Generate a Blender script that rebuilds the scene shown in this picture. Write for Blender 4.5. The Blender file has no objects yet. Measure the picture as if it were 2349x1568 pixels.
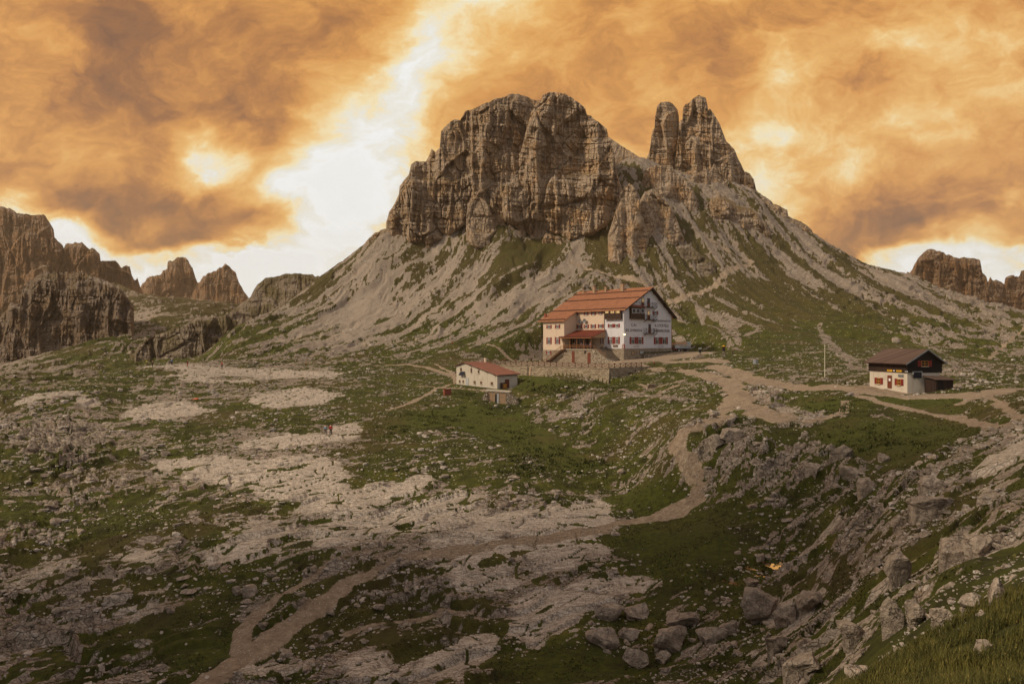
import bpy, math, random
import numpy as np
from mathutils import Vector, Matrix
SC = bpy.context.scene
COL = SC.collection
# ---------------------------------------------------------------- camera
F, CX, CY = 1566.1, 1174.5, 784.0          # focal length and centre, in units of a 2349 x 1568 frame
cam = bpy.data.cameras.new('camera'); camo = bpy.data.objects.new('camera', cam); COL.objects.link(camo)
camo.location = (0, 0, 0); camo.rotation_euler = (math.radians(90), 0, 0)
cam.sensor_width = 36; cam.lens = 36 * F / 2349.0; cam.clip_start = 0.1; cam.clip_end = 20000
SC.camera = camo
SC.view_settings.view_transform = 'Standard'; SC.view_settings.look = 'None'
SC.view_settings.exposure = 0.0; SC.view_settings.gamma = 1.0
try: SC.view_settings.use_curve_mapping = False
except Exception: pass

def srgb(r, g, b, a=1):
    f = lambda c: (c/255/12.92 if c/255 <= .04045 else ((c/255+.055)/1.055)**2.4)
    return (f(r), f(g), f(b), a)

# ---------------------------------------------------------------- node helper
class NT:
    def __init__(s, tree): s.t = tree; s.N = tree.nodes; s.L = tree.links
    def n(s, typ, **kw):
        nd = s.N.new(typ)
        for k, v in kw.items():
            if k.startswith('_'): setattr(nd, k[1:], v)
        for k, v in kw.items():
            if not k.startswith('_'):
                key = int(k[1:]) if (k[0] == 'i' and k[1:].isdigit()) else k.replace('__', ' ')
                s.set(nd.inputs[key], v)
        return nd
    def set(s, inp, v):
        if isinstance(v, bpy.types.NodeSocket): s.L.new(v, inp)
        else: inp.default_value = v
    def m(s, op, a, b=None, c=None, clamp=False):
        nd = s.N.new('ShaderNodeMath'); nd.operation = op; nd.use_clamp = clamp
        s.set(nd.inputs[0], a)
        if b is not None: s.set(nd.inputs[1], b)
        if c is not None: s.set(nd.inputs[2], c)
        return nd.outputs[0]
    def vm(s, op, a, b=None, out=0, scale=None):
        nd = s.N.new('ShaderNodeVectorMath'); nd.operation = op
        s.set(nd.inputs[0], a)
        if b is not None: s.set(nd.inputs[1], b)
        if scale is not None: s.set(nd.inputs['Scale'], scale)
        return nd.outputs[out]
    def mix(s, f, a, b, blend='MIX'):
        nd = s.N.new('ShaderNodeMix'); nd.data_type = 'RGBA'; nd.blend_type = blend
        s.set(nd.inputs[0], f); s.set(nd.inputs[6], a); s.set(nd.inputs[7], b)
        return nd.outputs[2]
    def ss(s, x, lo, hi, a=0.0, b=1.0):
        nd = s.N.new('ShaderNodeMapRange'); nd.interpolation_type = 'SMOOTHSTEP'
        s.set(nd.inputs[0], x); s.set(nd.inputs[1], lo); s.set(nd.inputs[2], hi); s.set(nd.inputs[3], a); s.set(nd.inputs[4], b)
        return nd.outputs[0]
    def noise(s, vec, scale, detail=3, rough=.55, dist=0.0, out='Fac'):
        nd = s.n('ShaderNodeTexNoise', Vector=vec, Scale=scale, Detail=detail, Roughness=rough, Distortion=dist)
        return nd.outputs[out]
    def vor(s, vec, scale, feature='F1', out='Distance', rand=1.0):
        nd = s.N.new('ShaderNodeTexVoronoi'); nd.feature = feature
        s.set(nd.inputs['Vector'], vec); nd.inputs['Scale'].default_value = scale; nd.inputs['Randomness'].default_value = rand
        return nd.outputs[out]
    def ramp(s, f, stops, interp='LINEAR'):
        nd = s.N.new('ShaderNodeValToRGB'); nd.color_ramp.interpolation = interp
        e = nd.color_ramp.elements
        while len(e) > 1: e.remove(e[-1])
        for i, (p, c) in enumerate(stops):
            el = e[0] if i == 0 else e.new(p)
            el.position = p; el.color = c if len(c) == 4 else (*c, 1)
        s.set(nd.inputs[0], f)
        return nd.outputs[0]

# ---------------------------------------------------------------- sky (world)
W = bpy.data.worlds.new('World'); SC.world = W; W.use_nodes = True
w = NT(W.node_tree)
for nd in list(w.N): w.N.remove(nd)
tc = w.n('ShaderNodeTexCoord')
d = w.vm('NORMALIZE', tc.outputs['Generated'])
sp = w.n('ShaderNodeSeparateXYZ', Vector=d)
yy = w.m('MAXIMUM', sp.outputs[1], 0.12)
gx = w.m('DIVIDE', sp.outputs[0], yy); gz = w.m('DIVIDE', sp.outputs[2], yy)
g = w.n('ShaderNodeCombineXYZ', X=gx, Y=gz, Z=0.0).outputs[0]
# cloud streaks lean up to the right: noise stretched along that way
rot = w.n('ShaderNodeMapping', Vector=g); rot.inputs['Rotation'].default_value = (0, 0, math.radians(-35)); rot.inputs['Scale'].default_value = (.75, 1.15, 1)
gv = rot.outputs[0]
wn1 = w.noise(gv, 3.2, 3, .55, 0.0, 'Color'); wn2 = w.noise(gv, 11.0, 4, .6, .3, 'Color')
off = w.vm('ADD', w.vm('SCALE', w.vm('SUBTRACT', wn1, (.5, .5, .5)), scale=.21), w.vm('SCALE', w.vm('SUBTRACT', wn2, (.5, .5, .5)), scale=.085))
gw = w.vm('ADD', g, off)
spw = w.n('ShaderNodeSeparateXYZ', Vector=gw)
U = w.m('ADD', w.m('MULTIPLY', spw.outputs[0], F/2349), .5, clamp=True)
V = w.m('SUBTRACT', CY, w.m('MULTIPLY', spw.outputs[1], F))
SKY = {
 0:  [.38,.28,.19,.17,.20,.25,.31,.38,.58,.72,.54,.38,.26,.30,.36,.24,.38,.42,.46,.38,.34],
 100:[.36,.26,.16,.16,.19,.24,.32,.48,.80,.68,.52,.38,.27,.30,.32,.40,.42,.56,.60,.52,.44],
 200:[.30,.18,.14,.16,.21,.26,.40,.78,.86,.60,.50,.42,.42,.42,.38,.62,.56,.46,.50,.60,.48],
 300:[.28,.26,.25,.29,.56,.25,.50,.86,.84,.56,.50,.46,.48,.48,.54,.72,.62,.54,.58,.48,.36],
 400:[.22,.28,.30,.36,.86,.50,.84,.92,.76,.52,.48,.46,.50,.50,.62,.64,.52,.70,.46,.32,.28],
 480:[.74,.20,.13,.15,.30,.76,.92,.96,.78,.60,.50,.50,.50,.50,.55,.58,.40,.30,.22,.20,.28],
 525:[.92,.50,.18,.34,.18,.32,.94,.98,.60,.60,.50,.50,.50,.50,.50,.48,.30,.17,.11,.16,.40],
 570:[1.0,.90,.50,.28,.17,.52,1.0,.90,.52,.60,.50,.50,.50,.50,.50,.46,.24,.17,.22,.46,.55],
 610:[1.0,1.0,.96,.90,.86,1.0,1.0,.95,.70,.60,.50,.50,.50,.50,.50,.60,.40,.60,.80,.90,.80],
 660:[1.0,1.0,1.0,1.0,1.0,1.0,1.0,1.0,.9,.8,.8,.8,.8,.8,.8,.9,.9,.93,.95,.95,.95]}
cur = None; prev = None
for yv, row in SKY.items():
    st = [(i/20.0, (v, v, v, 1)) for i, v in enumerate(row)]
    r_ = w.ramp(U, st, 'CARDINAL')
    cur = r_ if cur is None else w.mix(w.ss(V, float(prev), float(yv)), cur, r_)
    prev = yv
f1 = w.noise(w.vm('ADD', gv, off), 4.4, 8, .58, .35); f2 = w.noise(w.vm('ADD', gv, off), 12.0, 7, .60, .25)
f3 = w.noise(w.vm('ADD', gv, off), 34.0, 6, .62, .2)
f1 = w.m('ADD', f1, w.m('MULTIPLY', w.m('SUBTRACT', f3, .5), .22))
bri = w.m('ADD', cur, w.m('ADD', w.m('MULTIPLY', w.m('SUBTRACT', f1, .5), 1.05), w.m('MULTIPLY', w.m('SUBTRACT', f2, .5), .62)), clamp=True)
front = w.ramp(bri, [(0, srgb(128, 86, 46)), (.13, srgb(156, 104, 50)), (.24, srgb(188, 126, 56)), (.38, srgb(220, 154, 70)), (.52, srgb(238, 182, 98)),
                     (.62, srgb(245, 204, 132)), (.72, srgb(250, 230, 180)), (.82, srgb(240, 236, 222)), (.92, srgb(250, 250, 246)), (1.0, srgb(246, 246, 241))])
# the sky behind the viewer: pale warm-grey overcast
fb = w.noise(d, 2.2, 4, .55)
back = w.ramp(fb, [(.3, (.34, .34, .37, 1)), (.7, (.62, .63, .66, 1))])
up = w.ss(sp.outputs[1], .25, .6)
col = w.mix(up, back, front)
zen = w.ss(sp.outputs[2], .5, .85)
col = w.mix(zen, col, (.50, .43, .40, 1))
below = w.ss(sp.outputs[2], -.08, -.01)
col = w.mix(below, (.05, .045, .035, 1), col)
nish = w.N.new('ShaderNodeTexSky'); nish.sky_type = 'NISHITA'; nish.sun_disc = False
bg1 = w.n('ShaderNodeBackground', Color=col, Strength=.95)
bg2 = w.n('ShaderNodeBackground', Color=nish.outputs[0], Strength=.012)
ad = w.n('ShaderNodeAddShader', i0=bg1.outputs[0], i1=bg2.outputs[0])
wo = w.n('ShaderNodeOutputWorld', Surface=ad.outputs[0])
W.cycles.sampling_method = 'MANUAL'; W.cycles.sample_map_resolution = 512

# ---------------------------------------------------------------- sun behind thin cloud
sl = bpy.data.lights.new('sun', 'SUN'); sl.energy = 3.2; sl.angle = math.radians(6); sl.color = (1.0, .87, .68)
so = bpy.data.objects.new('sun', sl); COL.objects.link(so)
LAZ, LEL = math.radians(-110), math.radians(38)
sd = Vector((math.sin(LAZ)*math.cos(LEL), math.cos(LAZ)*math.cos(LEL), math.sin(LEL)))
so.rotation_euler = sd.to_track_quat('Z', 'Y').to_euler()
nish.sun_elevation = LEL; nish.sun_rotation = LAZ
SC.cycles.max_bounces = 4; SC.cycles.diffuse_bounces = 2; SC.cycles.glossy_bounces = 2; SC.cycles.transmission_bounces = 2
SC.cycles.volume_bounces = 0; SC.cycles.transparent_max_bounces = 6
SC.cycles.use_adaptive_sampling = True; SC.cycles.use_denoising = True

# ---------------------------------------------------------------- numeric noise
_tabs = {}
def _tab(seed):
    if seed not in _tabs: _tabs[seed] = np.random.RandomState(seed).rand(256, 256).astype(np.float32)
    return _tabs[seed]
def vn(x, y, seed=1):
    x = np.asarray(x, np.float32); y = np.asarray(y, np.float32)
    t = _tab(seed); xi = np.floor(x); yi = np.floor(y); fx = x-xi; fy = y-yi
    xi = xi.astype(np.int32) & 255; yi = yi.astype(np.int32) & 255; x1 = (xi+1) & 255; y1 = (yi+1) & 255
    fx = fx*fx*fx*(fx*(fx*6-15)+10); fy = fy*fy*fy*(fy*(fy*6-15)+10)
    return (t[xi, yi]*(1-fx)+t[x1, yi]*fx)*(1-fy) + (t[xi, y1]*(1-fx)+t[x1, y1]*fx)*fy
def fbm(x, y, o=4, seed=1, gain=.5, lac=2.03):
    s = 0; a = 1; n = 0; c, q = .8, .6
    for i in range(o):
        s = s + a*vn(x, y, seed+i); n += a; a *= gain
        x, y = (x*c-y*q)*lac+13.7, (x*q+y*c)*lac+7.1
    return s/n                                  # about .5, in 0..1
def ridged(x, y, o=4, seed=1, gain=.5):
    s = 0; a = 1; n = 0
    for i in range(o):
        s = s + a*(1-np.abs(2*vn(x, y, seed+i)-1)); n += a; a *= gain; x = x*2.03+5.1; y = y*2.03+9.2
    return s/n
def worley(x, y, seed=1):
    x = np.asarray(x, np.float32); y = np.asarray(y, np.float32)
    xi = np.floor(x).astype(np.int32); yi = np.floor(y).astype(np.int32)
    f1 = np.full(x.shape, 9., np.float32); f2 = f1.copy(); idv = np.zeros(x.shape, np.float32)
    ta, tb, tcx = _tab(seed+50), _tab(seed+51), _tab(seed+52)
    for i in (-1, 0, 1):
        for j in (-1, 0, 1):
            a = (xi+i) & 255; b = (yi+j) & 255
            dd = np.hypot(xi+i+ta[a, b]-x, yi+j+tb[a, b]-y)
            n1 = dd < f1
            f2 = np.where(n1, f1, np.minimum(f2, dd)); idv = np.where(n1, tcx[a, b], idv); f1 = np.where(n1, dd, f1)
    return f1, f2, idv
def sst(x, a, b):
    t = np.clip((x-a)/(b-a), 0, 1); return t*t*(3-2*t)
def lerp(a, b, t): return a+(b-a)*t

# ---------------------------------------------------------------- object helpers
def link(o, parent=None, label=None, cat=None, group=None, kind=None):
    COL.objects.link(o)
    if parent is not None: o.parent = parent
    if label: o['label'] = label
    if cat: o['category'] = cat
    if group: o['group'] = group
    if kind: o['kind'] = kind
    return o
def mesh_np(name, V_, F_, mat=None, attrs=None, smooth=True):
    """numpy arrays -> mesh; F_ an (n,4) or (n,3) array"""
    me = bpy.data.meshes.new(name); V_ = np.asarray(V_, np.float32); F_ = np.asarray(F_, np.int32)
    k = F_.shape[1]
    me.vertices.add(len(V_)); me.vertices.foreach_set('co', V_.ravel())
    me.loops.add(F_.size); me.loops.foreach_set('vertex_index', F_.ravel())
    me.polygons.add(len(F_)); me.polygons.foreach_set('loop_start', np.arange(0, F_.size, k, dtype=np.int32))
    me.polygons.foreach_set('loop_total', np.full(len(F_), k, np.int32))
    me.polygons.foreach_set('use_smooth', np.full(len(F_), smooth, bool))
    if attrs:
        for nm, ar in attrs.items():
            at = me.color_attributes.new(nm, 'FLOAT_COLOR', 'POINT')
            at.data.foreach_set('color', np.asarray(ar, np.float32).ravel())
    me.update(calc_edges=True)
    if mat: me.materials.append(mat)
    return me
def grid_faces(nr, nc):
    i = np.arange(nr-1)[:, None]*nc+np.arange(nc-1)[None, :]
    i = i.ravel()
    return np.stack([i, i+1, i+nc+1, i+nc], 1)
# ---------------------------------------------------------------- terrain heights
# every row: image column, image row, distance ahead in metres
CP = [
 # plateau on the left
 (0,882,152),(120,880,160),(230,866,168),(340,838,190),(430,832,200),(520,836,205),(700,842,206),(850,836,212),(1000,832,215),
 (0,960,135),(130,925,140),(300,905,158),(500,900,163),(700,880,172),(850,880,172),(960,880,172),
 (40,1010,112),(180,985,124),(330,990,122),(500,985,124),(750,997,118),(900,960,132),(1050,960,134),(1190,952,140),
 (0,1130,88),(100,1120,92),(300,1090,97),(500,1065,101),(750,1075,97),(1000,1070,98),(1200,1060,100),(1320,1052,105),
 (0,1270,69),(250,1200,78),(450,1200,76),(700,1180,79),(900,1170,81),(1100,1160,82),(1300,1130,88),(1450,1110,92),
 (60,1330,64),(200,1350,60),(400,1320,62),(600,1300,63),(800,1290,63),(1000,1270,65),(1200,1230,70),(1400,1215,73),
 (0,1480,51),(200,1480,51),(400,1450,52),(600,1440,52),(800,1420,54),(1000,1400,55),(1200,1360,58),(1400,1310,61),(1475,1320,60),
 (0,1568,46),(250,1568,45),(500,1568,44),(750,1568,43.5),(1000,1568,43),(1250,1568,43),(1450,1550,43),
 (1300,1480,48),(1550,1400,52),(1600,1300,57),(1740,1300,57),(1600,1210,68),(1750,1400,48),(1650,1480,44.5),
 # knoll, paths and the yard behind
 (1110,892,160),(1050,890,163),(1150,905,156),(1190,930,148),(1250,905,153),(1300,960,131),(1300,1010,118),(1420,1000,114),
 (1245,868,163),(1320,872,161),(1395,874,161),(1470,862,164),(1350,895,152),(1440,895,148),(1500,905,138),(1420,940,128),(1500,960,112),(1520,1010,98),(1600,900,130),
 (1490,836,185),(1560,826,190),(1620,818,190),(1700,832,170),(1760,850,150),(1892,872,130),(1700,890,132),(1690,930,103),(1640,960,93),
 (1560,990,88),(1560,1040,84),(1610,1130,77),(1560,1180,76),(1480,1200,75),(1700,970,88),(1800,960,90),(1680,1040,80),(1760,1060,77),(1850,1050,76),(1700,1100,75),(1800,1120,72),
 (1990,884,112),(2075,898,103),(2170,890,101),(2060,905,99),(1900,940,94),(1900,1000,82),(2000,1000,79),(2100,980,80),(2200,960,82),(2300,930,80),(2349,920,76),
 (1950,1060,71),(2050,1040,68),(2150,1020,66),(2250,990,64),(2349,960,62),(1900,1130,66),(1990,1120,60),(2100,1100,52),(2200,1070,50),(2349,1040,46),
 (1900,1230,54),(2050,1220,43),(2200,1180,39),(2349,1150,33),(1850,1320,50),(1950,1330,43),(2050,1300,37),(2150,1300,32),(2250,1270,28),(2349,1250,24),
 (1800,1450,42),(1900,1440,37),(1980,1420,31),(2060,1400,25),(2150,1400,20),(2250,1370,16.5),(2349,1330,14),
 (1650,1568,37),(1780,1568,31),(1900,1540,27),(2000,1490,22),
 # crest of near grass, the viewer's own slope
 (2080,1568,8.0),(2150,1500,9.5),(2220,1450,11),(2349,1380,12),(2349,1568,6.6),(2250,1568,7.0),(2450,1560,5),(2500,1400,9),
 (2000,1600,8.5),(1900,1640,9),(1174,1640,7),(1174,1660,20),(1174,1640,32),(600,1650,20),(600,1640,34),(1800,1640,20),(0,1660,30),(1900,1600,20),(1174,2000,3),
 # meadow behind the terrace, foot of the scree
 (1000,800,238),(1100,800,236),(1180,795,238),(1250,822,204),(1240,790,235),(850,808,238),(700,812,236),(600,815,238),(480,830,216),
 (600,778,262),(700,770,262),(850,765,262),(1000,760,262),(1150,750,258),(1250,735,262),(1400,740,255),(1560,790,240),(1560,740,262),
 (1330,822,203),(1420,824,200),(1480,830,195),(1540,812,222),
 (540,760,272),(620,730,290),(700,700,300),(800,690,300),(900,680,300),(1000,670,300),(1120,660,295),(1250,650,292),(1380,660,285),(1500,655,290),(1600,650,298),
 (738,638,322),(780,612,326),(833,572,332),(885,534,336),(900,570,328),(960,560,330),(1000,600,322),(1100,600,318),(1219,556,330),(1335,540,330),(1250,590,320),(1420,600,308),(1434,594,306),(1526,578,312),(1650,590,322),
 (1072,486,341),(1124,460,344),(1300,470,350),(1390,490,338),(1431,424,352),(1480,369,382),(1560,400,402),(1579,491,345),(1645,440,368),(1748,452,388),(1808,500,386),(1861,532,382),(1917,568,374),(2000,610,356),(2042,623,348),
 (2085,634,342),(2128,658,332),(2193,682,322),(2265,704,310),(2349,718,300),(2450,735,290),
 (1700,560,335),(1800,590,335),(1900,640,318),(2000,680,300),(2100,710,290),(2200,740,275),(2349,770,255),
 (1650,700,275),(1750,690,285),(1850,710,275),(1950,750,250),(2050,780,225),(2200,800,205),(2349,830,180),
 (1620,770,235),(1700,780,222),(1800,790,205),(1900,810,180),(2000,845,150),(2200,850,140),(2300,880,118),(2400,860,130),(1760,815,190),(1880,840,155),
 # behind the crests the ground falls away
 (738,760,400),(833,720,400),(885,700,410),(700,740,395),(1080,480,460),(1250,480,460),(1400,480,460),(1480,480,470),(1600,490,470),(1748,540,470),(1861,600,460),(1917,640,450),(2000,680,430),(2100,700,410),(2193,740,400),(2349,770,380),(2500,800,380),
 # valley on the left and the hills beyond it
 (0,930,190),(150,930,200),(300,900,220),(430,880,235),(0,870,250),(120,860,280),(250,850,290),(380,840,280),(470,818,290),
 (100,815,332),(170,797,342),(230,776,352),(320,745,400),(400,770,370),(420,700,470),(330,690,480),(500,700,480),(560,740,420),(520,780,340),
 (0,838,325),(120,815,400),(200,780,430),(-100,880,250),(-100,850,360),(-150,900,150),(-150,1100,90),(-150,1568,45),(280,680,500),(200,700,520),(0,740,520),(500,700,560),(330,700,600),(571,705,520),
 (2500,900,80),(2500,1100,35),(2500,1250,20),(2500,800,200),
]
_cp = np.array(CP, float)
_x = (_cp[:,0]-CX)/F*_cp[:,2]; _z = (CY-_cp[:,1])/F*_cp[:,2]; _y = _cp[:,2]
_az = np.arctan2(_x, _y); _r = np.hypot(_x, _y)
KA = 2.2
def _feat(az, r): return np.stack([az*KA, np.log(r)], -1)
def _phi(d2): return .5*d2*np.log(d2+1e-12)
def _solve():
    P_ = _feat(_az, _r); n = len(P_)
    d2 = ((P_[:,None]-P_[None])**2).sum(-1)
    A = np.zeros((n+3, n+3)); A[:n,:n] = _phi(d2)+np.eye(n)*2e-4
    A[:n,n] = 1; A[:n,n+1:] = P_; A[n,:n] = 1; A[n+1:,:n] = P_.T
    b = np.zeros(n+3); b[:n] = _z/_r
    return P_, np.linalg.solve(A, b)
_P, _w = _solve()
AZ0, AZ1, LR0, LR1, NA, NR = math.radians(-46), math.radians(46), math.log(2.2), math.log(640), 300, 420
_ga = np.linspace(AZ0, AZ1, NA); _gr = np.linspace(LR0, LR1, NR)
_G = np.zeros((NR, NA))
for k in range(NR):
    Q = np.stack([_ga*KA, np.full(NA, _gr[k])], -1)
    d2 = ((Q[:,None]-_P[None])**2).sum(-1)
    _G[k] = _phi(d2)@_w[:-3]+_w[-3]+Q@_w[-2:]
def bil(G, fi, fj):
    i = np.clip(np.floor(fi).astype(int), 0, G.shape[0]-2); j = np.clip(np.floor(fj).astype(int), 0, G.shape[1]-2)
    a = fi-i; b = fj-j
    return (G[i,j]*(1-b)+G[i,j+1]*b)*(1-a)+(G[i+1,j]*(1-b)+G[i+1,j+1]*b)*a
def base_h(X, Y):
    az = np.clip(np.arctan2(X, Y), AZ0, AZ1); r = np.hypot(X, Y); rc = np.clip(r, 2.3, 630)
    s = bil(_G, (np.log(rc)-LR0)/(LR1-LR0)*(NR-1), (az-AZ0)/(AZ1-AZ0)*(NA-1))
    z = s*rc
    z = np.where(r > 630, lerp(z, -60, sst(r, 630, 1500)), z)
    return z
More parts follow.
